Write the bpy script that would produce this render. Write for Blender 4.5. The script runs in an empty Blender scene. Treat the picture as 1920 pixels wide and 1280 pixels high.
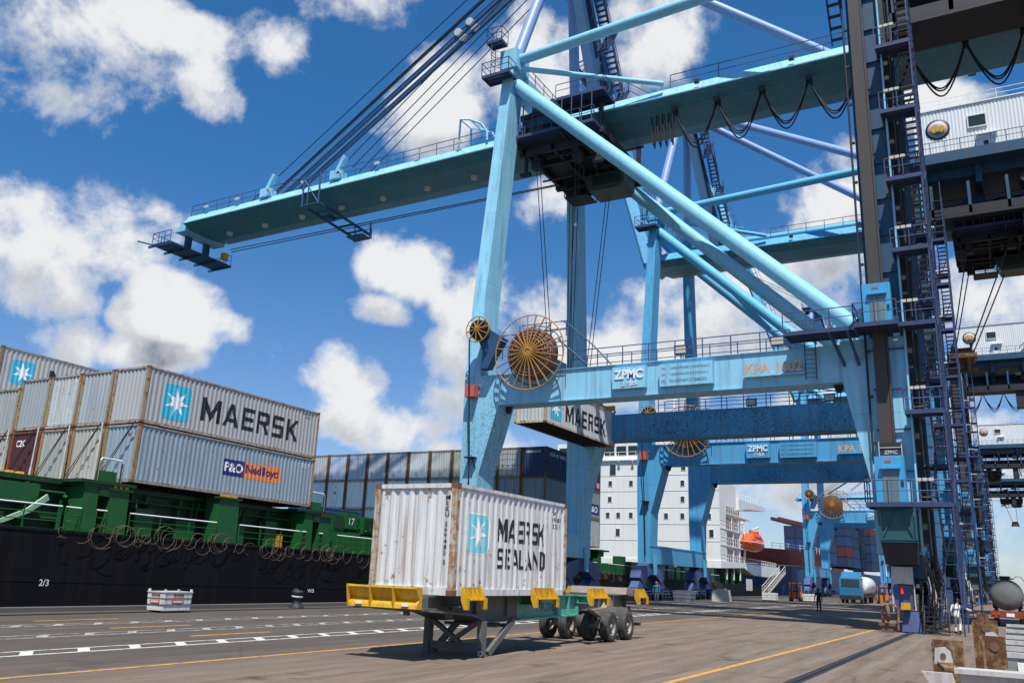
import bpy, bmesh, math, random
from mathutils import Vector, Matrix
random.seed(7)
scene = bpy.context.scene
C = scene.collection
R = math.radians

# ------------------------------------------------------------------ camera
cam_d = bpy.data.cameras.new("camera")
cam = bpy.data.objects.new("camera", cam_d)
C.objects.link(cam)
r0 = Vector((0.87413431, -0.09450101, -0.4764019))      # camera right / down / forward in the world
_R = ((0.87413431, 0.48425679, 0.03720981), (-0.09450101, 0.24473192, -0.96497453), (-0.4764019, 0.84000098, 0.25969133))
rt, dn, fw = Vector(_R[0]), Vector(_R[1]), Vector(_R[2])
M = Matrix((rt, -dn, -fw)).transposed().to_4x4()
M.translation = Vector((0, 0, 2.0))
cam.matrix_world = M
cam_d.sensor_width = 36.0
cam_d.lens = 36.0 * 1613.2 / 1920
cam_d.clip_start = 0.1
cam_d.clip_end = 12000
scene.camera = cam

# ------------------------------------------------------------------ sun, exposure, sky
SUN = Vector((0.25, -0.40, 1.0)).normalized()
sun_d = bpy.data.lights.new("sun", 'SUN')
sun_d.energy = 5.0
sun_d.angle = R(0.53)
sun_d.color = (1.0, 0.96, 0.89)
sun_o = bpy.data.objects.new("sun", sun_d)
sun_o.rotation_euler = SUN.to_track_quat('Z', 'Y').to_euler()
sun_o.location = (20, -30, 90)
C.objects.link(sun_o)
vs = scene.view_settings
scene.display_settings.display_device = 'sRGB'
vs.view_transform = 'Standard'
vs.look = 'None'
vs.exposure = 0.35
vs.gamma = 1.0
vs.use_curve_mapping = False

def px_dir(x, y):
    v = rt * ((x - 960) / 1613.2) + dn * ((y - 640) / 1613.2) + fw
    return v.normalized()

def nd(nt, kind, **kw):
    n = nt.nodes.new(kind)
    for k, v in kw.items():
        if k.startswith('i_'):
            key = k[2:]
            key = int(key) if key.isdigit() else key.replace('_', ' ')
            s = n.inputs[key]
            if isinstance(v, bpy.types.NodeSocket):
                nt.links.new(v, s)
            else:
                s.default_value = v
        else:
            setattr(n, k, v)
    return n

def math_n(nt, op, a, b=None, c=None, clamp=False):
    n = nt.nodes.new('ShaderNodeMath'); n.operation = op; n.use_clamp = clamp
    for i, v in enumerate((a, b, c)):
        if v is None: continue
        if isinstance(v, bpy.types.NodeSocket): nt.links.new(v, n.inputs[i])
        else: n.inputs[i].default_value = v
    return n.outputs[0]

def vmath(nt, op, a, b=None):
    n = nt.nodes.new('ShaderNodeVectorMath'); n.operation = op
    for i, v in enumerate((a, b)):
        if v is None: continue
        if isinstance(v, bpy.types.NodeSocket): nt.links.new(v, n.inputs[i])
        else: n.inputs[i].default_value = v
    return n

world = bpy.data.worlds.new("World")
scene.world = world
world.use_nodes = True
wt = world.node_tree
wt.nodes.clear()
# clouds that stand in the sky as directions from the quay: (image x, y, half width, half height, strength)
CL = [(40, 90, 250, 120, .72), (330, 50, 130, 60, .8), (390, 170, 80, 60, .6), (560, 70, 70, 60, .75), (700, 10, 130, 40, .5), (500, 40, 60, 40, .4),
      (100, 430, 230, 85, 1.0), (300, 410, 80, 45, .7), (-150, 440, 260, 100, 1.1),
      (320, 590, 125, 90, 1.7), (300, 660, 130, 55, 1.4), (440, 610, 50, 35, .8), (110, 640, 60, 45, .45),
      (640, 720, 110, 80, 1.4), (700, 790, 150, 60, 1.2), (820, 760, 110, 70, .8), (840, 680, 70, 70, .8), (530, 660, 40, 30, .3),
      (770, 490, 110, 75, 1.2), (890, 550, 90, 80, 1.0), (720, 590, 70, 40, .8), (950, 520, 60, 60, .6),
      (840, 190, 130, 95, 1.0), (960, 130, 150, 110, .8), (1060, 60, 130, 90, .75), (1250, 90, 90, 100, .95), (1190, 20, 120, 60, .8), (1300, 20, 60, 60, .6),
      (1040, 410, 75, 55, .7), (1000, 600, 110, 90, .9), (1180, 580, 90, 60, .9), (1100, 680, 200, 110, 1.0),
      (1340, 520, 160, 90, .9), (1360, 650, 260, 130, 1.1), (1560, 390, 110, 95, 1.15), (1590, 320, 60, 60, .8), (1580, 480, 170, 110, 1.1),
      (1800, 205, 130, 50, 1.0), (1730, 190, 60, 60, .8), (1880, 200, 60, 40, .8), (1790, 560, 170, 90, .75), (1900, 560, 120, 100, .6),
      (1850, 805, 70, 35, .8), (1880, 970, 140, 70, .7), (1600, 760, 260, 90, .9), (1430, 930, 260, 70, .7), (1850, 1060, 200, 40, .45), (1500, 840, 200, 80, .7),
      (900, 850, 140, 60, .8)]
rs = random.Random(3)
dirs = [(px_dir(x, y), w / 1613, w / h, s) for x, y, w, h, s in CL]
for k in range(16):                                   # the same broken cumulus goes on behind the camera
    az = R(rs.uniform(75, 330)) - R(30); el = R(rs.uniform(8, 65))
    d = Vector((math.sin(az - R(0)) * math.cos(el), math.cos(az) * math.cos(el), math.sin(el)))
    if d.dot(fw) < 0.55:
        dirs.append((d, rs.uniform(.12, .24), rs.uniform(1.4, 2.2), rs.uniform(.8, 1.1)))
grp = bpy.data.node_groups.new("cloud_density", 'ShaderNodeTree')
grp.interface.new_socket("Vector", in_out='INPUT', socket_type='NodeSocketVector')
grp.interface.new_socket("Density", in_out='OUTPUT', socket_type='NodeSocketFloat')
gi = grp.nodes.new('NodeGroupInput'); go = grp.nodes.new('NodeGroupOutput')
vin = gi.outputs[0]
warp = nd(grp, 'ShaderNodeTexNoise', i_Vector=vin, i_Scale=5.0, i_Detail=3.0, i_Roughness=.55)
wv = vmath(grp, 'SUBTRACT', warp.outputs['Color'], (.5, .5, .5)).outputs[0]
wv = vmath(grp, 'MULTIPLY', wv, (.12, .12, .08)).outputs[0]
pv = vmath(grp, 'ADD', vin, wv).outputs[0]
acc = None
for d, w, an, s in dirs:
    q = vmath(grp, 'SUBTRACT', pv, d).outputs[0]
    q = vmath(grp, 'MULTIPLY', q, (1 / w, 1 / w, an / w)).outputs[0]
    q = vmath(grp, 'DOT_PRODUCT', q, q).outputs['Value']
    v = math_n(grp, 'MULTIPLY_ADD', q, -.75 * s, s * 0.85)
    acc = v if acc is None else math_n(grp, 'SMOOTH_MAX', acc, v, .25)
acc = math_n(grp, 'MAXIMUM', acc, -1.1)
n1 = nd(grp, 'ShaderNodeTexNoise', i_Vector=vin, i_Scale=9.0, i_Detail=9.0, i_Roughness=.58, i_Distortion=.25)
n2 = nd(grp, 'ShaderNodeTexNoise', i_Vector=vin, i_Scale=30.0, i_Detail=7.0, i_Roughness=.62)
nn = math_n(grp, 'MULTIPLY_ADD', n1.outputs[0], 2.6, -1.3)
nn = math_n(grp, 'MULTIPLY_ADD', n2.outputs[0], .85, math_n(grp, 'ADD', nn, -.425))
tot = math_n(grp, 'ADD', math_n(grp, 'MULTIPLY_ADD', acc, 1.0, -.26), nn)
grp.links.new(tot, go.inputs[0])

tc = wt.nodes.new('ShaderNodeTexCoord')
gen = tc.outputs['Generated']
def dens(vec):
    g = wt.nodes.new('ShaderNodeGroup'); g.node_tree = grp
    wt.links.new(vec, g.inputs[0]); return g.outputs[0]
d0 = dens(gen)
d1 = dens(vmath(wt, 'ADD', gen, tuple(SUN * .055 + Vector((0, 0, .02)))).outputs[0])
alpha = nd(wt, 'ShaderNodeMapRange', i_Value=d0, i_1=-.12, i_2=.52, interpolation_type='SMOOTHSTEP').outputs[0]
lit = math_n(wt, 'SUBTRACT', d0, d1)
lit = nd(wt, 'ShaderNodeMapRange', i_Value=lit, i_1=-.42, i_2=.62, interpolation_type='SMOOTHSTEP').outputs[0]
thick = nd(wt, 'ShaderNodeMapRange', i_Value=d0, i_1=.1, i_2=.75).outputs[0]
shade = math_n(wt, 'MULTIPLY', thick, math_n(wt, 'SUBTRACT', 1.0, lit))
cr = nd(wt, 'ShaderNodeMix', data_type='RGBA')
wt.links.new(shade, cr.inputs[0])
cr.inputs[6].default_value = (.92, .93, .95, 1); cr.inputs[7].default_value = (.24, .28, .35, 1)
def mixc_w(a, tint):
    n = wt.nodes.new('ShaderNodeMix'); n.data_type = 'RGBA'; n.blend_type = 'MULTIPLY'; n.inputs[0].default_value = 1
    wt.links.new(a, n.inputs[6]); n.inputs[7].default_value = (*tint, 1); return n.outputs[2]
sky = wt.nodes.new('ShaderNodeTexSky')
sky.sky_type = 'NISHITA'; sky.sun_disc = False
sky.sun_elevation = math.asin(SUN.z)
sky.sun_rotation = math.atan2(SUN.x, SUN.y)
sky.altitude = 0; sky.air_density = 1.0; sky.dust_density = 0.25; sky.ozone_density = 4.0
sepz = nd(wt, 'ShaderNodeSeparateXYZ', i_Vector=gen)
zf = nd(wt, 'ShaderNodeMapRange', i_Value=sepz.outputs[2], i_1=.05, i_2=.5, interpolation_type='SMOOTHSTEP').outputs[0]
tn = wt.nodes.new('ShaderNodeMix'); tn.data_type = 'RGBA'
wt.links.new(zf, tn.inputs[0]); tn.inputs[6].default_value = (.90, 1.0, 1.22, 1); tn.inputs[7].default_value = (.38, .98, 1.36, 1)
sk2 = wt.nodes.new('ShaderNodeMix'); sk2.data_type = 'RGBA'; sk2.blend_type = 'MULTIPLY'; sk2.inputs[0].default_value = 1
wt.links.new(sky.outputs[0], sk2.inputs[6]); wt.links.new(tn.outputs[2], sk2.inputs[7]); skc = sk2.outputs[2]
b1 = nd(wt, 'ShaderNodeBackground', i_Color=skc, i_Strength=.078)
b2 = nd(wt, 'ShaderNodeBackground', i_Color=cr.outputs[2], i_Strength=.72)
mx = wt.nodes.new('ShaderNodeMixShader')
wt.links.new(alpha, mx.inputs[0]); wt.links.new(b1.outputs[0], mx.inputs[1]); wt.links.new(b2.outputs[0], mx.inputs[2])
wo = wt.nodes.new('ShaderNodeOutputWorld')
wt.links.new(mx.outputs[0], wo.inputs[0])
world.cycles.sampling_method = 'MANUAL'
world.cycles.sample_map_resolution = 512

# ------------------------------------------------------------------ text, made first while the scene is small
TXT = {}
def prep_text(items):
    obs = []
    for key, s, off in items:
        cu = bpy.data.curves.new("lettering", 'FONT'); cu.body = s; cu.offset = off; cu.size = 1; cu.resolution_u = 3
        o = bpy.data.objects.new("lettering", cu); C.objects.link(o); obs.append((key, o))
    dg = bpy.context.evaluated_depsgraph_get()
    for key, o in obs:
        me = bpy.data.meshes.new_from_object(o.evaluated_get(dg))
        vs_ = [tuple(v.co[:2]) for v in me.vertices]; fs = [tuple(p.vertices) for p in me.polygons]
        x0 = min(v[0] for v in vs_); x1 = max(v[0] for v in vs_); y0 = min(v[1] for v in vs_); y1 = max(v[1] for v in vs_)
        TXT[key] = ([((v[0] - x0) / (x1 - x0), (v[1] - y0) / (y1 - y0)) for v in vs_], fs)
        cu = o.data; bpy.data.objects.remove(o); bpy.data.curves.remove(cu); bpy.data.meshes.remove(me)
prep_text([(s, s, o) for s, o in [
    ("MAERSK", .022), ("SEALAND", .016), ("P&O", .02), ("Nedlloyd", .03), ("KPA 1602", .028), ("KPA 1702", .028), ("ZPMC", .03), ("上海振华", .01),
    ("13", 0), ("15", 0), ("17", 0), ("19", 0), ("2/3", .01), ("BONNIE", .02), ("HAZARD", .0), ("CRONOS", .01), ("cai-cronos", 0), ("C2K", .02), ("HR296", .0),
    ("MSKU 269485 5", .01), ("22G1", 0), ("39185", 0), ("KE", 0), ("SWL-    T UNDER SPREADER (CONCENTRICALLY)", .008), ("SWL-    T UNDER SPREADER (ECCENTRICALLY)", .008),
    ("SWL-    TON UNDER HEAVY LIFT BEAM HOOK", .008), ("MSKU 822 1706 1", 0), ("45G1", 0), ("V13", .01), ("KPA", .02)]])

_B = {
 'M': (1.2, [[(0,0),(.2,0),(.2,1),(0,1)], [(.8,0),(1,0),(1,1),(.8,1)], [(.2,1),(.2,.58),(.5,0),(.5,.42)], [(.8,1),(.5,.42),(.5,0),(.8,.58)]]),
 'A': (1.0, [[(0,0),(.21,0),(.5,.76),(.5,1),(.38,1)], [(1,0),(.62,1),(.5,1),(.5,.76),(.79,0)], [(.286,.2),(.714,.2),(.649,.37),(.351,.37)]]),
 'E': (.82, [[(0,0),(.24,0),(.24,1),(0,1)], [(.24,0),(1,0),(1,.18),(.24,.18)], [(.24,.41),(.92,.41),(.92,.59),(.24,.59)], [(.24,.82),(1,.82),(1,1),(.24,1)]]),
 'R': (.88, [[(0,0),(.23,0),(.23,1),(0,1)], [(.23,.82),(.72,.82),(.72,1),(.23,1)], [(.72,1),(.84,1),(.97,.88),(.97,.55),(.84,.42),(.72,.42),(.72,.59),(.75,.64),(.75,.77),(.72,.82)], [(.23,.42),(.72,.42),(.72,.59),(.23,.59)], [(.48,.42),(.74,.42),(1,0),(.74,0)]]),
 'S': (.86, [[(0,.82),(1,.82),(1,.9),(.9,1),(.12,1),(0,.88)], [(0,.59),(.24,.59),(.24,.82),(0,.82)], [(.1,.41),(1,.41),(.9,.59),(0,.59),(0,.5)], [(.76,.18),(1,.18),(1,.41),(.76,.41)], [(0,.1),(.1,0),(.88,0),(1,.12),(1,.18),(0,.18)]]),
 'K': (.92, [[(0,0),(.23,0),(.23,1),(0,1)], [(.23,.36),(.97,1),(.69,1),(.23,.60)], [(.33,.446),(.49,.585),(1,0),(.72,0)]]),
 'L': (.78, [[(0,0),(.25,0),(.25,1),(0,1)], [(.25,0),(1,0),(1,.18),(.25,.18)]]),
 'N': (.96, [[(0,0),(.22,0),(.22,1),(0,1)], [(.78,0),(1,0),(1,1),(.78,1)], [(.22,1),(.22,.66),(.78,0),(.78,.34)]]),
 'D': (.92, [[(0,0),(.23,0),(.23,1),(0,1)], [(.23,.82),(.70,.82),(.70,1),(.23,1)], [(.23,0),(.70,0),(.70,.18),(.23,.18)], [(.70,1),(.82,1),(1,.84),(1,.16),(.82,0),(.70,0),(.70,.18),(.76,.25),(.76,.75),(.70,.82)]])}
def block(wd, gap=.2):
    vs_, fs, x = [], [], 0.0
    for ch in wd:
        w_, polys = _B[ch]
        for p in polys:
            fs.append(tuple(range(len(vs_), len(vs_) + len(p)))); vs_ += [(x + a * w_, b) for a, b in p]
        x += w_ + gap
    x -= gap
    return [(a / x, b) for a, b in vs_], fs
TXT['MAERSK'] = block('MAERSK'); TXT['SEALAND'] = block('SEALAND', .26)

# ------------------------------------------------------------------ materials
def new_mat(name):
    m = bpy.data.materials.new(name); m.use_nodes = True
    nt = m.node_tree
    return m, nt, nt.nodes['Principled BSDF']

def mixc(nt, f, a, b, blend='MIX'):
    n = nt.nodes.new('ShaderNodeMix'); n.data_type = 'RGBA'; n.blend_type = blend
    for i, v in ((0, f), (6, a), (7, b)):
        if isinstance(v, bpy.types.NodeSocket): nt.links.new(v, n.inputs[i])
        elif i == 0: n.inputs[0].default_value = v
        else: n.inputs[i].default_value = (v[0], v[1], v[2], 1)
    return n.outputs[2]

def ramp01(nt, v, a, b):
    return nd(nt, 'ShaderNodeMapRange', i_Value=v, i_1=a, i_2=b).outputs[0]

def paint(name, base, rough=.5, var=.25, rust=0.0, streak=.0, speck=0.0, rustc=(.15, .055, .018), scale=1.0, objcol=False, metallic=0.0, dark=(.02, .025, .03), fade=0.0, bump=0.0, spec=.4, seam=0, soft=.07):
    """worn paint: blotches, rain streaks, rust spots, chipped specks"""
    m, nt, p = new_mat(name)
    tcn = nt.nodes.new('ShaderNodeTexCoord'); co = tcn.outputs['Object']
    oi = nt.nodes.new('ShaderNodeObjectInfo')
    off = vmath(nt, 'SCALE', (13.0, 7.0, 5.0)); nt.links.new(oi.outputs['Random'], off.inputs['Scale'])
    co = vmath(nt, 'ADD', co, off.outputs[0]).outputs[0]
    col = oi.outputs['Color'] if objcol else None
    n1 = nd(nt, 'ShaderNodeTexNoise', i_Vector=co, i_Scale=.55 * scale, i_Detail=5.0, i_Roughness=.6)
    k = math_n(nt, 'MULTIPLY_ADD', n1.outputs[0], var * 2, 1 - var)
    kv = nt.nodes.new('ShaderNodeCombineColor')
    for i in range(3): nt.links.new(k, kv.inputs[i])
    c = mixc(nt, 1.0, col if objcol else base, kv.outputs[0], 'MULTIPLY')
    if fade:
        n5 = nd(nt, 'ShaderNodeTexNoise', i_Vector=co, i_Scale=1.3 * scale, i_Detail=6.0, i_Roughness=.65)
        c = mixc(nt, math_n(nt, 'MULTIPLY', ramp01(nt, n5.outputs[0], .5, .72), fade), c, (.55, .62, .66))
    if streak:
        mp = nd(nt, 'ShaderNodeMapping', i_Vector=co, i_Scale=(5 * scale, 5 * scale, .22 * scale))
        n2 = nd(nt, 'ShaderNodeTexNoise', i_Vector=mp.outputs[0], i_Scale=1.0, i_Detail=4.0, i_Roughness=.6)
        c = mixc(nt, math_n(nt, 'MULTIPLY', ramp01(nt, n2.outputs[0], .48, .68), streak), c, tuple(x * .6 + y * .4 for x, y in zip(rustc, dark)))
    rgh = rough
    if seam:
        sp_ = nt.nodes.new('ShaderNodeSeparateXYZ'); nt.links.new(tcn.outputs['Object'], sp_.inputs[0])
        for ax, per, wd in ((2, 5.3, .007), (0, 6.1, .005)):
            fr = math_n(nt, 'FRACT', math_n(nt, 'DIVIDE', sp_.outputs[ax], per))
            c = mixc(nt, math_n(nt, 'MULTIPLY', math_n(nt, 'LESS_THAN', fr, wd), .45), c, tuple(x * .35 for x in base))
    if speck:
        mp = nd(nt, 'ShaderNodeMapping', i_Vector=co, i_Scale=(17 * scale, 17 * scale, 9 * scale))
        n3 = nd(nt, 'ShaderNodeTexNoise', i_Vector=mp.outputs[0], i_Scale=1.0, i_Detail=5.0, i_Roughness=.72)
        n3b = nd(nt, 'ShaderNodeTexNoise', i_Vector=co, i_Scale=.35 * scale, i_Detail=2.0)
        th = math_n(nt, 'MULTIPLY_ADD', n3b.outputs[0], .35 * speck, n3.outputs[0])
        lo = .56 + .16 * speck
        c = mixc(nt, math_n(nt, 'MULTIPLY', ramp01(nt, th, lo, lo + .05), .85), c, dark)
    if rust:
        n4 = nd(nt, 'ShaderNodeTexNoise', i_Vector=co, i_Scale=2.1 * scale, i_Detail=8.0, i_Roughness=.68)
        th = .70 - .2 * rust
        f = ramp01(nt, n4.outputs[0], th, th + soft)
        n6 = nd(nt, 'ShaderNodeTexNoise', i_Vector=co, i_Scale=14 * scale, i_Detail=4.0)
        rc = mixc(nt, n6.outputs[0], tuple(x * .45 for x in rustc), tuple(x * 1.7 for x in rustc))
        c = mixc(nt, f, c, rc)
        r_ = math_n(nt, 'MULTIPLY_ADD', f, .9 - rough, rough)
        nt.links.new(r_, p.inputs['Roughness'])
    else:
        p.inputs['Roughness'].default_value = rough
    nt.links.new(c, p.inputs['Base Color'])
    p.inputs['Metallic'].default_value = metallic
    p.inputs['Specular IOR Level'].default_value = spec
    if bump:
        bn = nd(nt, 'ShaderNodeBump', i_Strength=bump, i_Distance=.02, i_Height=n1.outputs[0])
        nt.links.new(bn.outputs[0], p.inputs['Normal'])
    return m

MT = {}
MT['crane'] = paint('crane_paint_pale', (.25, .56, .74), .5, .16, rust=.14, streak=.36, seam=1, dark=(.03,.09,.13), speck=.0, scale=.7, fade=.18)
MT['crane_worn'] = paint('crane_paint_flaking', (.25, .55, .73), .5, .2, rust=.1, streak=.3, speck=.6, scale=.8, fade=.25)
MT['crane2'] = paint('crane_paint_blue', (.08, .36, .62), .5, .16, rust=.12, streak=.36, seam=1, dark=(.02,.06,.1), scale=.7)
MT['crane2_worn'] = paint('crane_paint_blue_flaking', (.07, .30, .52), .5, .2, rust=.18, streak=.3, speck=1.0, scale=.8)
MT['tube'] = paint('crane_tube_paint', (.24, .55, .70), .55, .14, rust=.16, streak=.12, scale=.7, spec=.25)
MT['tube2'] = paint('crane_tube_paint_blue', (.12, .44, .66), .55, .12, rust=.12, streak=.1, scale=.7, spec=.25)
MT['lilac'] = paint('mast_lilac_light_tint', (.22, .32, .56), .45, .12, scale=.5)  # tint of grazing sun and sky put into the mast colour
MT['violet'] = paint('walkway_paint_violet', (.036, .060, .145), .5, .3, rust=.25, streak=.3, scale=1.5)
MT['bogie'] = paint('bogie_paint_violet_blue', (.055, .095, .25), .5, .35, rust=.2, streak=.6, scale=1.2, dark=(.01,.012,.02))
MT['navy'] = paint('mast_paint_navy', (.02, .075, .17), .5, .25, rust=.1, streak=.2)
MT['steel'] = paint('dark_steel', (.022, .024, .030), .6, .4, rust=.25, scale=1.5)
MT['legface'] = paint('leg_panel_dark_blue', (.014, .075, .15), .55, .25, rust=.15, streak=.5, scale=.8)
MT['mast'] = paint('lift_mast_brown_grey', (.048, .046, .048), .6, .25, rust=.15, streak=.4)
MT['rope'] = paint('wire_rope', (.02, .02, .024), .6, .2)
MT['rubber'] = paint('tyre_rubber', (.045, .043, .042), .8, .35, scale=4, fade=.12)
MT['rubberblk'] = paint('cable_sheath', (.012, .012, .013), .6, .2)
MT['yellow'] = paint('yellow_paint', (.58, .33, .015), .5, .2, rust=.42, streak=.35, scale=2.0)
MT['reel'] = paint('reel_spoke_yellow', (.43, .225, .045), .55, .25, rust=.45, scale=2, rustc=(.16,.06,.02))
MT['reelcable'] = paint('reel_cable_brown', (.15, .075, .06), .65, .3, scale=3)
MT['redbox'] = paint('red_box_paint', (.48, .10, .07), .5, .2, scale=3)
MT['white'] = paint('white_paint', (.78, .78, .76), .45, .06, streak=.12, scale=.6, rustc=(.2, .12, .06), dark=(.2, .17, .13))
MT['whitewear'] = paint('white_paint_dirty', (.72, .70, .66), .55, .15, rust=.2, streak=.35, scale=2)
MT['house'] = paint('machinery_house_white', (.70, .71, .70), .5, .08, streak=.1, scale=.6, dark=(.25, .25, .25))
MT['glass'] = paint('window_glass_dark', (.03, .045, .045), .12, .2)
MT['lamp'] = paint('lamp_housing_white', (.52, .49, .41), .5, .15)
MT['lampgrey'] = paint('floodlight_dark', (.05, .06, .05), .5, .2)
MT['cont'] = paint('container_paint', (1, 1, 1), .5, .14, rust=.36, streak=.3, scale=1.1, objcol=True)
MT['contrust'] = paint('container_paint_rusty', (1, 1, 1), .55, .14, rust=.55, streak=.55, scale=1.7, objcol=True, rustc=(.25, .105, .035), dark=(.2,.12,.07))
MT['contclean'] = paint('container_paint_clean', (1, 1, 1), .5, .08, rust=.1, streak=.12, scale=1.0, objcol=True)
MT['post'] = paint('container_post_rusted', (.46, .42, .36), .65, .3, rust=1.15, streak=.6, scale=2.6, rustc=(.27, .115, .03), soft=.14)
MT['postcol'] = paint('container_post_worn', (1, 1, 1), .65, .3, rust=.85, streak=.6, scale=2.2, objcol=True, rustc=(.22, .09, .028))
MT['castrust'] = paint('corner_casting_rust', (.16, .08, .05), .75, .35, rust=.6, scale=4)
MT['floor'] = paint('container_underside', (.035, .033, .032), .7, .3, rust=.25)
MT['ink'] = paint('lettering_black', (.016, .016, .02), .5, .2, scale=2)
MT['inkwhite'] = paint('lettering_white', (.78, .79, .80), .5, .1, scale=2)
MT['logoblue'] = paint('emblem_blue', (.04, .44, .62), .5, .15, rust=.08, scale=2)
MT['logopale'] = paint('emblem_blue_faded', (.19, .56, .64), .5, .2, rust=.12, scale=2, fade=.35)
MT['navyflag'] = paint('sign_navy', (.018, .03, .14), .5, .1)
MT['orange'] = paint('sign_orange', (.78, .22, .06), .5, .12, rust=.1)
MT['purple'] = paint('lettering_purple', (.05, .03, .12), .5, .1)
MT['beige'] = paint('sign_letters_tan', (.55, .36, .26), .6, .2, scale=3)
MT['signink'] = paint('sign_ink_blue', (.015, .035, .10), .5, .1)
MT['green'] = paint('ship_green', (.008, .09, .022), .45, .3, rust=.16, streak=.2, scale=1.2)
MT['greendark'] = paint('ship_green_dark', (.006, .045, .015), .5, .3, rust=.2, streak=.2)
MT['hull'] = paint('hull_black', (.008, .008, .010), .55, .35, rust=.06, streak=.25, scale=.5, rustc=(.04, .025, .018), dark=(.015, .015, .018), spec=.12)
MT['hullblue'] = paint('hull_blue', (.015, .05, .13), .5, .25, rust=.15, streak=.2, scale=.3)
MT['deckred'] = paint('deck_red', (.30, .055, .05), .6, .25, rust=.2)
MT['cranered'] = paint('ship_crane_red', (.17, .025, .022), .5, .2)
MT['wire'] = paint('razor_wire_rust', (.17, .11, .075), .6, .4, rust=.4, scale=3)
MT['teal'] = paint('trailer_teal', (.10, .36, .30), .5, .2, rust=.15, streak=.15, speck=.3, scale=2)
MT['grime'] = paint('trailer_grimy_steel', (.115, .12, .108), .65, .3, rust=.3, streak=.2, scale=2)
MT['hub'] = paint('wheel_hub_dusty', (.27, .235, .19), .6, .3, rust=.3, scale=5)
MT['oldyel'] = paint('rusted_cream_guide', (.36, .25, .11), .7, .35, rust=1.8, streak=.5, scale=3.2, rustc=(.10, .040, .018), soft=.2)
MT['palegrey'] = paint('trailer_pale_grey', (.50, .48, .45), .55, .2, rust=.35, streak=.3, scale=3)
MT['lifeboat'] = paint('lifeboat_orange', (.75, .10, .02), .4, .1, scale=1)
MT['tank'] = paint('tank_grey', (.15, .155, .15), .5, .15, scale=1.5)
MT['darkred'] = paint('bumper_red', (.25, .045, .03), .6, .3, rust=.4, scale=3)
MT['truckblue'] = paint('truck_blue', (.03, .16, .30), .4, .1)
MT['skin'] = paint('skin', (.10, .05, .033), .6, .1)
MT['coverall'] = paint('white_coverall', (.72, .71, .70), .8, .12, scale=3)
MT['darkcloth'] = paint('dark_clothing', (.018, .02, .028), .85, .3)
MT['boot'] = paint('boot_black', (.015, .014, .013), .6, .2)
MT['redhat'] = paint('helmet_red', (.6, .05, .02), .4, .1)
MT['orangemach'] = paint('machine_orange', (.65, .18, .02), .5, .2, rust=.2)
MT['tealcage'] = paint('lift_cage_teal', (.018, .085, .10), .5, .2)
MT['doorblue'] = paint('landing_cabin_blue', (.06, .34, .60), .4, .12, rust=.08, streak=.2)
MT['doorgrey'] = paint('landing_door_grey', (.13, .20, .22), .5, .15, streak=.3)
MT['tread'] = paint('stair_tread_galvanised', (.17, .16, .14), .6, .3, rust=.2)
MT['webbing'] = paint('webbing_pale_green', (.35, .52, .36), .7, .2)
MT['curb'] = paint('quay_edge_concrete', (.11, .10, .09), .8, .3, scale=1)

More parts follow.
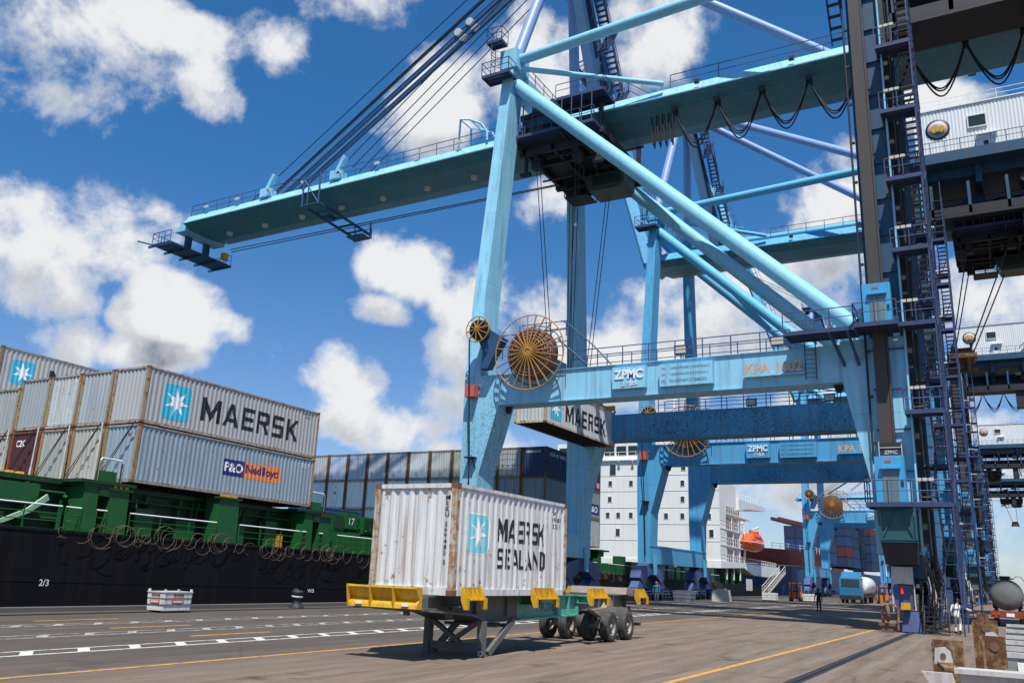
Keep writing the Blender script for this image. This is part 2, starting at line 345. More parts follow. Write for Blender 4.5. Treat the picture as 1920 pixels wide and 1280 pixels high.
def ground_mat():
    m, nt, p = new_mat('quay_paving')
    ge = nt.nodes.new('ShaderNodeNewGeometry'); co = ge.outputs['Position']
    sep = nt.nodes.new('ShaderNodeSeparateXYZ'); nt.links.new(co, sep.inputs[0])
    big = nd(nt, 'ShaderNodeTexNoise', i_Vector=co, i_Scale=.09, i_Detail=6.0, i_Roughness=.6)
    mp = nd(nt, 'ShaderNodeMapping', i_Vector=co, i_Scale=(2.6, .16, 1))
    stv = nd(nt, 'ShaderNodeTexNoise', i_Vector=mp.outputs[0], i_Scale=1.0, i_Detail=6.0, i_Roughness=.62)
    mp2 = nd(nt, 'ShaderNodeMapping', i_Vector=co, i_Scale=(9.0, .7, 1))
    st2 = nd(nt, 'ShaderNodeTexNoise', i_Vector=mp2.outputs[0], i_Scale=1.0, i_Detail=5.0, i_Roughness=.65)
    fine = nd(nt, 'ShaderNodeTexNoise', i_Vector=co, i_Scale=34.0, i_Detail=5.0, i_Roughness=.7)
    spot = nd(nt, 'ShaderNodeTexNoise', i_Vector=co, i_Scale=1.6, i_Detail=7.0, i_Roughness=.7)
    # older tarred lanes on the water side, bleached concrete on the land side
    xb = math_n(nt, 'MULTIPLY_ADD', big.outputs[0], 3.0, sep.outputs[0])
    lane = nd(nt, 'ShaderNodeMapRange', i_Value=xb, i_1=-15.0, i_2=-11.5, interpolation_type='SMOOTHSTEP').outputs[0]
    c = mixc(nt, lane, (.072, .057, .045), (.152, .112, .082))
    f = math_n(nt, 'MULTIPLY_ADD', stv.outputs[0], 1.0, math_n(nt, 'MULTIPLY_ADD', st2.outputs[0], .5, -.75))
    k = nd(nt, 'ShaderNodeMapRange', i_Value=f, i_1=-.36, i_2=.36, i_3=.42, i_4=1.6).outputs[0]
    k2 = math_n(nt, 'MULTIPLY', k, math_n(nt, 'MULTIPLY_ADD', fine.outputs[0], .9, .55))
    kv = nt.nodes.new('ShaderNodeCombineColor')
    for i in range(3): nt.links.new(k2, kv.inputs[i])
    c = mixc(nt, 1.0, c, kv.outputs[0], 'MULTIPLY')
    c = mixc(nt, math_n(nt, 'MULTIPLY', ramp01(nt, spot.outputs[0], .60, .72), .6), c, (.045, .042, .04))
    c = mixc(nt, math_n(nt, 'MULTIPLY', ramp01(nt, spot.outputs[0], .36, .28), .4), c, (.20, .17, .135))
    vo = nd(nt, 'ShaderNodeTexVoronoi', i_Vector=nd(nt, 'ShaderNodeMapping', i_Vector=co, i_Scale=(.22, .11, 1)).outputs[0], i_Scale=1.0, feature='DISTANCE_TO_EDGE')
    c = mixc(nt, math_n(nt, 'MULTIPLY', ramp01(nt, vo.outputs['Distance'], .008, .002), .35), c, (.03, .028, .026))
    nx = math_n(nt, 'MULTIPLY_ADD', stv.outputs[0], .25, sep.outputs[0])
    for src, per, wd in ((nx, 5.2, .007), (sep.outputs[1], 9.3, .004)):
        fr = math_n(nt, 'FRACT', math_n(nt, 'DIVIDE', math_n(nt, 'ADD', src, 200.0), per))
        c = mixc(nt, math_n(nt, 'MULTIPLY', math_n(nt, 'LESS_THAN', fr, wd), math_n(nt, 'MULTIPLY', ramp01(nt, big.outputs[0], .4, .6), .55)), c, (.028, .025, .022))
    # tyre tracks: dark pairs of arcs swept along the lanes
    tw = nd(nt, 'ShaderNodeTexNoise', i_Vector=nd(nt, 'ShaderNodeMapping', i_Vector=co, i_Scale=(.05, .03, 1)).outputs[0], i_Scale=1.0, i_Detail=1.0)
    tx_ = math_n(nt, 'MULTIPLY_ADD', tw.outputs[0], 22.0, sep.outputs[0])
    tf = math_n(nt, 'FRACT', math_n(nt, 'DIVIDE', tx_, 2.3))
    tb = math_n(nt, 'MULTIPLY', ramp01(nt, math_n(nt, 'ABSOLUTE', math_n(nt, 'SUBTRACT', tf, .5)), .11, .03), ramp01(nt, st2.outputs[0], .42, .62))
    c = mixc(nt, math_n(nt, 'MULTIPLY', math_n(nt, 'MULTIPLY', tb, ramp01(nt, big.outputs[0], .42, .58)), .5), c, (.035, .031, .028))
    oil = nd(nt, 'ShaderNodeTexNoise', i_Vector=co, i_Scale=.55, i_Detail=4.0, i_Roughness=.55)
    c = mixc(nt, math_n(nt, 'MULTIPLY', ramp01(nt, oil.outputs[0], .62, .70), .7), c, (.028, .025, .023))
    nt.links.new(c, p.inputs['Base Color'])
    p.inputs['Roughness'].default_value = .85
    bh = math_n(nt, 'MULTIPLY_ADD', fine.outputs[0], .6, math_n(nt, 'MULTIPLY', spot.outputs[0], .6))
    bn = nd(nt, 'ShaderNodeBump', i_Strength=.5, i_Distance=.012, i_Height=bh)
    nt.links.new(bn.outputs[0], p.inputs['Normal'])
    return m
MT['ground'] = ground_mat()
MT['soffit'] = paint('soffit_shade_and_grease', (.055, .19, .255), .55, .35, rust=.3, streak=.0, speck=.3, scale=.6, dark=(.02, .035, .04))  # crane blue darkened: underside shade put into the colour, with grease blotches
MT['drum'] = paint('reel_drum_flange', (.20, .12, .10), .6, .3, rust=.3, scale=3)
MT['silver'] = paint('reel_rib_pink', (.42, .30, .27), .5, .2, scale=3)

def line_mat(name, colr, wear):
    m, nt, p = new_mat(name)
    ge = nt.nodes.new('ShaderNodeNewGeometry'); co = ge.outputs['Position']
    mp = nd(nt, 'ShaderNodeMapping', i_Vector=co, i_Scale=(4.0, 1.6, 1))
    n1 = nd(nt, 'ShaderNodeTexNoise', i_Vector=mp.outputs[0], i_Scale=2.0, i_Detail=8.0, i_Roughness=.75)
    f = ramp01(nt, n1.outputs[0], wear, wear + .12)
    c = mixc(nt, f, colr, (.11, .10, .09))
    nt.links.new(c, p.inputs['Base Color']); p.inputs['Roughness'].default_value = .8
    return m
MT['linewhite'] = line_mat('road_line_white', (.62, .61, .58), .52)
MT['linefaint'] = line_mat('road_line_white_worn', (.42, .41, .39), .46)
MT['lineyellow'] = line_mat('road_line_yellow', (.55, .28, .04), .50)

def water_mat():
    m, nt, p = new_mat('harbour_water')
    p.inputs['Base Color'].default_value = (.01, .03, .035, 1); p.inputs['Roughness'].default_value = .08
    ge = nt.nodes.new('ShaderNodeNewGeometry')
    n1 = nd(nt, 'ShaderNodeTexNoise', i_Vector=ge.outputs['Position'], i_Scale=.8, i_Detail=5.0)
    bn = nd(nt, 'ShaderNodeBump', i_Strength=.4, i_Distance=.3, i_Height=n1.outputs[0])
    nt.links.new(bn.outputs[0], p.inputs['Normal'])
    return m
MT['water'] = water_mat()

# ------------------------------------------------------------------ mesh builder
class MB:
    def __init__(s, off=(0, 0, 0)):
        s.v = []; s.f = []; s.sm = []; s.off = Vector(off)
    def add(s, vs_, fs, smooth=False):
        b = len(s.v); s.v += [tuple(Vector(q) - s.off) for q in vs_]
        for f in fs: s.f.append(tuple(i + b for i in f)); s.sm.append(smooth)
    def box(s, x0, x1, y0, y1, z0, z1):
        s.taper((x0, x1, y0, y1, z0), (x0, x1, y0, y1, z1)); return s
    def taper(s, a, b):
        x0, x1, y0, y1, z0 = a; X0, X1, Y0, Y1, z1 = b
        s.add([(x0, y0, z0), (x1, y0, z0), (x1, y1, z0), (x0, y1, z0), (X0, Y0, z1), (X1, Y0, z1), (X1, Y1, z1), (X0, Y1, z1)],
              [(3, 2, 1, 0), (4, 5, 6, 7), (0, 1, 5, 4), (1, 2, 6, 5), (2, 3, 7, 6), (3, 0, 4, 7)]); return s
    def bar(s, p0, p1, w, h, w1=None, h1=None, up=(0, 0, 1)):
        p0 = Vector(p0); p1 = Vector(p1); d = (p1 - p0).normalized(); u = Vector(up)
        if abs(d.dot(u)) > .98: u = Vector((0, 1, 0))
        a = d.cross(u).normalized(); b = a.cross(d)
        w1 = w if w1 is None else w1; h1 = h if h1 is None else h1
        vs_ = []
        for p, ww, hh in ((p0, w, h), (p1, w1, h1)):
            for i, j in ((-1, -1), (1, -1), (1, 1), (-1, 1)): vs_.append(p + a * (i * ww / 2) + b * (j * hh / 2))
        s.add(vs_, [(0, 1, 2, 3), (7, 6, 5, 4), (0, 4, 5, 1), (1, 5, 6, 2), (2, 6, 7, 3), (3, 7, 4, 0)]); return s
    def tube(s, p0, p1, r, n=8, r1=None, caps=True):
        p0 = Vector(p0); p1 = Vector(p1); d = (p1 - p0).normalized(); u = Vector((0, 0, 1))
        if abs(d.dot(u)) > .98: u = Vector((0, 1, 0))
        a = d.cross(u).normalized(); b = a.cross(d); r1 = r if r1 is None else r1
        vs_ = []
        for p, rr in ((p0, r), (p1, r1)):
            for i in range(n):
                t = 2 * math.pi * i / n; vs_.append(p + (a * math.cos(t) + b * math.sin(t)) * rr)
        s.add(vs_, [(i, i + n, (i + 1) % n + n, (i + 1) % n) for i in range(n)], n > 5)
        if caps: s.add(vs_, [tuple(range(n)), tuple(range(2 * n - 1, n - 1, -1))])
        return s
    def path(s, pts, r, n=5):
        pts = [Vector(p) for p in pts]; rings = []; u = Vector((.3, .2, .93)).normalized()
        for i, p in enumerate(pts):
            d = (pts[min(i + 1, len(pts) - 1)] - pts[max(i - 1, 0)])
            if d.length < 1e-6: d = Vector((0, 0, 1))
            d.normalize(); a = d.cross(u)
            if a.length < .05: a = d.cross(Vector((1, 0, 0)))
            a.normalize(); b = a.cross(d)
            rings += [p + (a * math.cos(2 * math.pi * k / n) + b * math.sin(2 * math.pi * k / n)) * r for k in range(n)]
        fs = []
        for i in range(len(pts) - 1):
            for k in range(n):
                fs.append((i * n + k, (i + 1) * n + k, (i + 1) * n + (k + 1) % n, i * n + (k + 1) % n))
        s.add(rings, fs, True); return s
    def prism(s, poly, axis, a, b):
        """polygon in the plane across axis ('x': (y,z), 'y': (x,z), 'z': (x,y)), pushed from a to b"""
        def P(q, t): return (t, q[0], q[1]) if axis == 'x' else ((q[0], t, q[1]) if axis == 'y' else (q[0], q[1], t))
        n = len(poly); vs_ = [P(q, a) for q in poly] + [P(q, b) for q in poly]
        fs = [tuple(range(n)), tuple(range(2 * n - 1, n - 1, -1))] + [(i, i + n, (i + 1) % n + n, (i + 1) % n) for i in range(n)]
        s.add(vs_, fs); return s
    def torus(s, c, axis, Rr, r, n=28, m=6, a0=0, a1=2 * math.pi):
        c = Vector(c); ax = Vector(axis).normalized(); u = Vector((0, 0, 1)) if abs(ax.z) < .9 else Vector((1, 0, 0))
        e1 = ax.cross(u).normalized(); e2 = ax.cross(e1); vs_ = []
        for i in range(n):
            t = a0 + (a1 - a0) * i / n; d = e1 * math.cos(t) + e2 * math.sin(t)
            for k in range(m):
                q = 2 * math.pi * k / m; vs_.append(c + d * (Rr + r * math.cos(q)) + ax * (r * math.sin(q)))
        s.add(vs_, [(i * m + k, ((i + 1) % n) * m + k, ((i + 1) % n) * m + (k + 1) % m, i * m + (k + 1) % m) for i in range(n) for k in range(m)], True); return s
    def lathe(s, c, axis, prof, n=28):
        """profile of (radius, distance along axis)"""
        c = Vector(c); ax = Vector(axis).normalized(); u = Vector((0, 0, 1)) if abs(ax.z) < .9 else Vector((1, 0, 0))
        e1 = ax.cross(u).normalized(); e2 = ax.cross(e1); vs_ = []
        for r, h in prof:
            for i in range(n):
                t = 2 * math.pi * i / n; vs_.append(c + (e1 * math.cos(t) + e2 * math.sin(t)) * r + ax * h)
        k = len(prof)
        s.add(vs_, [(j * n + i, (j + 1) * n + i, (j + 1) * n + (i + 1) % n, j * n + (i + 1) % n) for j in range(k - 1) for i in range(n)], True); return s
    def rail(s, pts, h=1.05, step=1.6, r=.028, mid=True, n=5):
        pts = [Vector(p) for p in pts]; Z = Vector((0, 0, 1))
        for i in range(len(pts) - 1):
            a, b = pts[i], pts[i + 1]; L = (b - a).length
            s.tube(a + Z * h, b + Z * h, r, n, caps=False)
            if mid: s.tube(a + Z * h * .52, b + Z * h * .52, r * .8, n, caps=False)
            k = max(1, int(round(L / step)))
            for j in range(k + 1):
                q = a.lerp(b, j / k); s.tube(q, q + Z * h, r, n, caps=False)
        return s
    def mesh(s, name):
        me = bpy.data.meshes.new(name); me.from_pydata(s.v, [], s.f)
        me.polygons.foreach_set('use_smooth', s.sm); me.update()
        bm = bmesh.new(); bm.from_mesh(me); bmesh.ops.recalc_face_normals(bm, faces=bm.faces); bm.to_mesh(me); bm.free()
        return me
    def build(s, name, mat, parent=None, loc=None):
        me = s.mesh(name); me.materials.append(MT[mat] if isinstance(mat, str) else mat)
        return link(name, me, parent, loc)

def link(name, me, parent=None, loc=None, rot=None):
    o = bpy.data.objects.new(name, me); C.objects.link(o)
    if parent is not None: o.parent = parent
    if loc is not None: o.location = loc
    if rot is not None: o.rotation_euler = rot
    return o

def tag(o, label, cat, group=None, kind=None):
    o['label'] = label; o['category'] = cat
    if group: o['group'] = group
    if kind: o['kind'] = kind
    return o
def thing(name, label, cat, loc=(0, 0, 0), group=None, rot=None):
    o = bpy.data.objects.new(name, None); C.objects.link(o); o.location = loc; o.empty_display_size = .5
    if rot: o.rotation_euler = rot
    return tag(o, label, cat, group)
def structure(o):
    o['kind'] = 'structure'; return o

def text_obj(key, org, ud, vd, w, h, mat, parent, depth=.0, name='lettering', off=(0, 0, 0)):
    """flat or raised lettering: lower left corner org, along ud and vd"""
    vs_, fs = TXT[key]; org = Vector(org) - Vector(off); ud = Vector(ud); vd = Vector(vd); nn_ = ud.cross(vd)
    P = [org + ud * (x * w) + vd * (y * h) for x, y in vs_]
    if depth:
        bm = bmesh.new()
        bv = [bm.verts.new(p) for p in P]
        for f in fs:
            try: bm.faces.new([bv[i] for i in f])
            except ValueError: pass
        r = bmesh.ops.extrude_face_region(bm, geom=list(bm.faces))
        bmesh.ops.translate(bm, verts=[e for e in r['geom'] if isinstance(e, bmesh.types.BMVert)], vec=nn_ * depth)
        bmesh.ops.recalc_face_normals(bm, faces=bm.faces)
        me = bpy.data.meshes.new(name); bm.to_mesh(me); bm.free()
    else:
        me = bpy.data.meshes.new(name); me.from_pydata([tuple(p) for p in P], [], fs)
    me.materials.append(MT[mat])
    return link(name, me, parent)
# ------------------------------------------------------------------ ground, water, painted markings
QX = -31.4
g = MB(); g.box(QX, 500, -90, 3200, -4, 0)
structure(g.build('quay_ground', 'ground'))
w = MB(); w.box(-6000, 3000, -3000, 9000, -3.2, -3.0)
structure(w.build('harbour_water', 'water'))
cb = MB(); cb.box(QX, QX + .55, -60, 900, .002, .16)
structure(cb.build('quay_edge_kerb', 'curb'))
rl = MB()
for x in (-4.15, -29.45):
    rl.box(x - .16, x - .06, -30, 900, .0, .006); rl.box(x + .06, x + .16, -30, 900, .0, .006)
    rl.box(x - .055, x + .055, -30, 900, .0, .03)
structure(rl.build('crane_rail_track', 'steel'))
def sheet(name, quads, mat, z=.004):
    mb = MB()
    for q in quads: mb.add([(x, y, z) for x, y in q], [tuple(range(len(q)))])
    return structure(mb.build(name, mat))
def strip(x0, y0, x1, y1, w):
    d = Vector((x1 - x0, y1 - y0)); d.normalize(); n = Vector((-d.y, d.x)) * w / 2
    return [(x0 - n.x, y0 - n.y), (x1 - n.x, y1 - n.y), (x1 + n.x, y1 + n.y), (x0 + n.x, y0 + n.y)]
for nm, xs, mat, y0 in (('ladder_marking', (-17.8, -18.55), 'linewhite', 2), ('ladder_marking', (-21.4, -22.05), 'linefaint', 4), ('ladder_marking', (-24.75, -25.35), 'linefaint', 6)):
    q = [strip(xs[0], y0, xs[0], 130, .11), strip(xs[1], y0, xs[1], 130, .09)]
    y = 11.5 - 1.34 * 6
    while y < 90:
        a = (xs[0] - .07, y); b = (xs[1] + .07, y + .42)
        q.append([a, (a[0], a[1] + .3), (b[0], b[1] + .3), b]); y += 1.34
    sheet(nm, q, mat)
sheet('yellow_lane_line', [strip(-14.72, 2, -14.85, 160, .13)], 'lineyellow')
sheet('yellow_lane_line', [strip(-6.25, 6, -5.85, 47, .16)], 'lineyellow')
sheet('yellow_bay_dash', [strip(-19.82, 17.6, -19.82, 20.7, .16), strip(-23.2, 17.6, -23.2, 20.6, .16), strip(-26.75, 17.5, -26.75, 20.6, .15)], 'lineyellow')

# ------------------------------------------------------------------ shipping containers
PER = .28
def prof(u, dep=.036):
    t = (u % PER) / PER
    if t < .27: return 0.0
    if t < .5: return -dep * (t - .27) / .23
    if t < .77: return -dep
    return -dep * (1 - (t - .77) / .23)
def brks(a, b):
    out = {a, b}; k = math.floor(a / PER)
    while k * PER < b:
        for t in (0, .27, .5, .77):
            u = (k + t) * PER
            if a < u < b: out.add(u)
        k += 1
    return sorted(out)
def corr(mb, a, b, z0, z1, P):
    us = brks(a, b); vs_ = []
    for u in us: vs_ += [P(u, z0, prof(u)), P(u, z1, prof(u))]
    mb.add(vs_, [(2 * i, 2 * i + 2, 2 * i + 3, 2 * i + 1) for i in range(len(us) - 1)])
def print_on(vs_, fs, a, b, P, mat, name, parent, gap=.006, mask=None):
    """flat print (u, z) laid over a corrugated panel, folded with its ribs"""
    bm = bmesh.new(); bv = [bm.verts.new((x, y, 0)) for x, y in vs_]
    for f in fs:
        try: bm.faces.new([bv[i] for i in f])
        except ValueError: pass
    for u in brks(a, b)[1:-1]:
        bmesh.ops.bisect_plane(bm, geom=bm.verts[:] + bm.edges[:] + bm.faces[:], plane_co=(u, 0, 0), plane_no=(1, 0, 0))
    for v in bm.verts: v.co = P(v.co.x, v.co.y, prof(v.co.x) + gap)
    me = bpy.data.meshes.new(name); bm.to_mesh(me); bm.free(); me.materials.append(MT[mat])
    return link(name, me, parent)
CW = 2.438
_cm = {}
def cont_meshes(L, H):
    if (L, H) in _cm: return _cm[(L, H)]
    m = {}
    mb = MB(); corr(mb, .15, L - .15, .15, H - .09, lambda u, z, d: (-.03 + d, u, z)); m['side_panel'] = [mb.mesh('side_panel')]
    mb = MB(); corr(mb, .15, L - .15, .15, H - .09, lambda u, z, d: (-CW + .03 - d, u, z)); m['side_panel'].append(mb.mesh('side_panel'))
    mb = MB(); corr(mb, -CW + .15, -.15, .17, H - .11, lambda u, z, d: (u, .04 - d, z)); m['end_panel'] = [mb.mesh('end_panel')]
    mb = MB(); corr(mb, -CW + .15, -.15, .17, H - .11, lambda u, z, d: (u, L - .04 + d, z)); m['end_panel'].append(mb.mesh('end_panel'))
    mb = MB()
    us = brks(.12, L - .12); vs_ = []
    for u in us: vs_ += [(-CW + .05, u, H - .03 + prof(u, .02)), (-.05, u, H - .03 + prof(u, .02))]
    mb.add(vs_, [(2 * i, 2 * i + 1, 2 * i + 3, 2 * i + 2) for i in range(len(us) - 1)]); m['roof'] = [mb.mesh('roof')]
    mb = MB(); mb.box(-CW + .06, -.06, .08, L - .08, .10, .13)
    k = .4
    while k < L - .3: mb.box(-CW + .06, -.06, k, k + .06, .02, .098); k += .55
    m['underframe'] = [mb.mesh('underframe')]
    m['corner_post'] = []
    for x0 in (-.155, -CW + .005):
        for y0 in (.005, L - .155):
            mb = MB(); yf = y0 if y0 < 1 else y0 + .15
            s_ = 1 if y0 < 1 else -1
            mb.prism([(x0, y0), (x0 + .15, y0), (x0 + .15, y0 + .15), (x0, y0 + .15)], 'z', .118, H - .118)
            m['corner_post'].append(mb.mesh('corner_post'))
    m['top_rail'] = []; m['bottom_rail'] = []
    for x0 in (-.075, -CW + .01):
        mb = MB(); mb.box(x0, x0 + .065, .178, L - .178, H - .095, H - .012); m['top_rail'].append(mb.mesh('top_rail'))
        mb = MB(); mb.box(x0 + (.0 if x0 > -1 else .01), x0 + .06, .178, L - .178, .0, .155); m['bottom_rail'].append(mb.mesh('bottom_rail'))
    for y0 in (.012, L - .082):
        mb = MB(); mb.box(-CW + .178, -.178, y0, y0 + .07, H - .115, H - .01); m['top_rail'].append(mb.mesh('end_rail'))
        mb = MB(); mb.box(-CW + .178, -.178, y0, y0 + .07, .0, .175); m['bottom_rail'].append(mb.mesh('end_rail'))
    m['corner_casting'] = []
    for x0 in (-.178, -CW):
        for y0 in (0, L - .178):
            for z0 in (0, H - .118):
                mb = MB(); mb.box(x0, x0 + .178, y0, y0 + .178, z0, z0 + .118)
                # the oval holes of the casting as dark recess rims
                m['corner_casting'].append(mb.mesh('corner_casting'))
    _cm[(L, H)] = m
    return m
def container(label, loc, col, L=12.192, H=2.75, mat='cont', group=None, rot=None, lite=False, post=None, postmat=None, door=False):
    t = thing('shipping_container', label, 'container', loc, group, rot)
    m = cont_meshes(L, H)
    for nm, lst in m.items():
        for i, me in enumerate(lst):
            if lite and nm in ('underframe',): continue
            if door and nm == 'end_panel' and i == 0: continue
            o = link(nm, me, t)
            pm = mat; pc = col
            if nm == 'corner_casting': pm = 'castrust'
            elif nm == 'underframe': pm = 'floor'
            elif nm == 'corner_post' and postmat: pm = postmat
            elif nm == 'corner_post' and post: pc = post; pm = 'postcol'
            elif nm in ('top_rail', 'bottom_rail', 'end_rail') and post: pm = 'postcol'; pc = tuple(a * .5 + b * .5 for a, b in zip(col, post))
            if not me.materials: me.materials.append(None)
            o.material_slots[0].link = 'OBJECT'; o.material_slots[0].material = MT[pm]
            o.color = (*pc, 1)
    if door:
        for x0, x1 in ((-CW + .16, -CW / 2 - .01), (-CW / 2 + .01, -.16)):
            mb = MB()
            for k in range(5):
                z0 = .18 + k * (H - .3) / 5; mb.box(x0, x1, .05, .075, z0 + .02, z0 + (H - .3) / 5 - .03)
            mb.box(x0, x1, .075, .1, .17, H - .11)
            d = mb.build('door', mat, t); d.color = (*col, 1)
            for f in (.25, .75):
                mb = MB(); x = x0 + (x1 - x0) * f; mb.tube((x, .035, .1), (x, .035, H - .08), .025, 6)
                mb.box(x - .02, x + .18, .01, .03, 1.1, 1.14); mb.build('lock_rod', 'grime', d)
    return t
def SP(u, z, d): return (-.03 + d, u, z)
def EP(u, z, d): return (u, .04 - d, z)
def word(key, x0, w, z0, h):
    vs_, fs = TXT[key]; return [(x0 + a * w, z0 + b * h) for a, b in vs_], fs
def rrect(x0, x1, z0, z1, r, n=5):
    pts = []
    for cx, cz, a in ((x1 - r, z0 + r, -90), (x1 - r, z1 - r, 0), (x0 + r, z1 - r, 90), (x0 + r, z0 + r, 180)):
        for i in range(n + 1):
            t = R(a + 90 * i / n); pts.append((cx + r * math.cos(t), cz + r * math.sin(t)))
    return pts, [tuple(range(len(pts)))]
def star7(cx, cz, Ro, Ri, n=7, turn=8):
    pts = [(cx, cz)]
    for i in range(2 * n):
        t = R(90 + turn) + math.pi * i / n; rr = Ro if i % 2 == 0 else Ri
        pts.append((cx + rr * math.cos(t), cz + rr * math.sin(t)))
    return pts, [(0, 1 + i, 1 + (i + 1) % (2 * n)) for i in range(2 * n)]
def star_emblem(t, L, x0, x1, z0, z1, blue='logoblue', edge=False):
    if edge: print_on(*rrect(x0 - .03, x1 + .03, z0 - .03, z1 + .03, .2), .15, L - .15, SP, 'inkwhite', 'emblem_border', t, .004)
    print_on(*rrect(x0, x1, z0, z1, .17), .15, L - .15, SP, blue, 'star_emblem', t, .006)
    s = min(x1 - x0, z1 - z0)
    print_on(*star7((x0 + x1) / 2, (z0 + z1) / 2, s * .46, s * .16), .15, L - .15, SP, 'inkwhite', 'white_star', t, .009)
def wordbox(t, key, L, x0, w, z0, h, mat, gap=.008, P=SP, a=.15, b=None):
    print_on(*word(key, x0, w, z0, h), a, L - .15 if b is None else b, P, mat, 'lettering', t, gap)

# the container on the trailer: 20 ft, rust streaked, old emblem with stencilled words
L20 = 6.058
ct = container('rust streaked pale grey twenty foot container on the skeletal trailer', (-11.185, 17.383, 1.445), (.63, .64, .64), L20, 2.591, 'contrust', postmat='post')
star_emblem(ct, L20, .62, 1.62, 1.0, 1.92, 'logopale', True)
def stencil(t, key, L, x0, w, z0, h, cuts):
    vs_, fs = word(key, x0, w, z0, h)
    bm = bmesh.new(); bv = [bm.verts.new((x, y, 0)) for x, y in vs_]
    for f in fs:
        try: bm.faces.new([bv[i] for i in f])
        except ValueError: pass
    for u in cuts:
        for e in (-.022, .022):
            bmesh.ops.bisect_plane(bm, geom=bm.verts[:] + bm.edges[:] + bm.faces[:], plane_co=(x0 + w * u + e, 0, 0), plane_no=(1, 0, 0))
    kill = [f for f in bm.faces if any(abs(f.calc_center_median().x - (x0 + w * u)) < .0219 for u in cuts)]
    bmesh.ops.delete(bm, geom=kill, context='FACES')
    bm.verts.index_update()
    print_on([(v.co.x, v.co.y) for v in bm.verts], [tuple(v.index for v in f.verts) for f in bm.faces], .15, L - .15, SP, 'ink', 'lettering', t, .009)
    bm.free()
stencil(ct, 'MAERSK', L20, 2.075, 2.62, 1.33, .58, (.405, .575))
stencil(ct, 'SEALAND', L20, 2.12, 2.62, .66, .5, (.17, .32, .60, .93))
for key, x0, w, z0 in (('KE', 5.25, .25, 2.2), ('39185', 5.15, .55, 2.02), ('22G1', 5.2, .42, 1.84)): wordbox(ct, key, L20, x0, w, z0, .12, 'ink')
lets = 'MSKU 269485 5'
for key in ():
    pass
vs_, fs = TXT['MSKU 269485 5']
# the number runs down the end panel, one character under the other
def vertical_word(t, key, x, z_top, size, mat):
    vs2, fs2 = TXT[key]
    n = len(key)
    import collections
    # split the flat word into its characters by position along the line, then stack them
    par = list(range(len(vs2)))
    def find(a):
        while par[a] != a: par[a] = par[par[a]]; a = par[a]
        return a
    for f in fs2:
        for i in f[1:]: par[find(i)] = find(f[0])
    comps = collections.defaultdict(list)
    for i in range(len(vs2)): comps[find(i)].append(i)
    order = sorted(comps.values(), key=lambda c: min(vs2[i][0] for i in c))
    out = list(vs2); z = z_top; asp = .62
    prevx = None
    for c in order:
        cx0 = min(vs2[i][0] for i in c); cx1 = max(vs2[i][0] for i in c)
        if prevx is not None and cx0 - prevx > .035: z -= size * .75
        for i in c: out[i] = (x + (vs2[i][0] - cx0) * 1.55, z + vs2[i][1] * size)
        prevx = cx1; z -= size * 1.28
    print_on(out, fs2, -CW + .15, -.15, EP, mat, 'lettering', t, .009)
vertical_word(ct, 'MSKU 269485 5', -.36, 2.2, .105, 'ink')
# ------------------------------------------------------------------ skeletal trailer under the container
TO = (-12.4, 23.2, 0)
tr = thing('container_trailer', 'teal and grimy steel skeletal container trailer with yellow corner guides', 'trailer', TO)
def T(): return MB(TO)
for s in (-1, 1):
    xc = -12.4 + s * .62
    mb = T()
    mb.prism([(17.1, 1.40), (17.1, 1.17), (18.7, 1.07), (19.7, .80), (20.6, .80), (20.6, 1.40)], 'x', xc - .012, xc + .012)
    mb.prism([(20.6, 1.40), (20.6, .80), (21.6, .82), (21.6, 1.40)], 'x', xc - .012, xc + .012)
    mb.prism([(17.1, 1.17), (17.1, 1.13), (18.7, 1.03), (19.7, .76), (21.6, .78), (21.6, .82), (19.7, .80), (18.7, 1.07)], 'x', xc - .11, xc + .11)
    mb.box(xc - .11, xc + .11, 17.1, 21.6, 1.402, 1.435)
    for y in (18.2, 19.3, 20.9): mb.box(xc - .1, xc + .1, y, y + .02, .9, 1.40)
    mb.build('front_beam', 'grime', tr)
    mb = T()
    mb.prism([(21.6, 1.40), (21.6, .82), (25.4, .86), (25.4, 1.40)], 'x', xc - .012, xc + .012)
    mb.prism([(21.6, .82), (21.6, .78), (25.4, .82), (25.4, .86)], 'x', xc - .13, xc + .13)
    mb.box(xc - .11, xc + .11, 21.6, 25.4, 1.402, 1.435)
    for y in (23.9, 24.7, 25.35): mb.box(xc - .12, xc + .12, y, y + .02, .87, 1.40)
    mb.build('main_beam', 'teal', tr)
    mb = T()
    mb.prism([(25.4, 1.40), (25.4, .86), (26.3, 1.02), (29.6, 1.05), (29.6, 1.40)], 'x', xc - .012, xc + .012)
    mb.box(xc - .11, xc + .11, 25.4, 29.6, 1.402, 1.435); mb.box(xc - .11, xc + .11, 26.2, 29.6, 1.0, 1.03)
    for y in (27.0, 28.2, 29.3): mb.box(xc - .11, xc + .11, y, y + .02, 1.04, 1.40)
    mb.build('rear_beam', 'grime', tr)
for y in (17.95, 21.85, 25.45, 29.25):
    mb = T(); h = .18
    mb.box(-13.6, -11.19, y - .02, y + .1, 1.22, 1.40); mb.box(-13.62, -11.17, y - .14, y + .22, 1.395, 1.43); mb.box(-13.62, -11.17, y - .14, y + .22, 1.19, 1.215)
    mb.build('bolster', 'teal' if y > 25 and y < 26 else 'grime', tr)
for y in (19.0, 20.2, 23.2, 24.3, 26.6, 27.9):
    mb = T(); mb.box(-13.02, -11.78, y, y + .09, 1.08, 1.36); mb.build('cross_member', 'grime', tr)
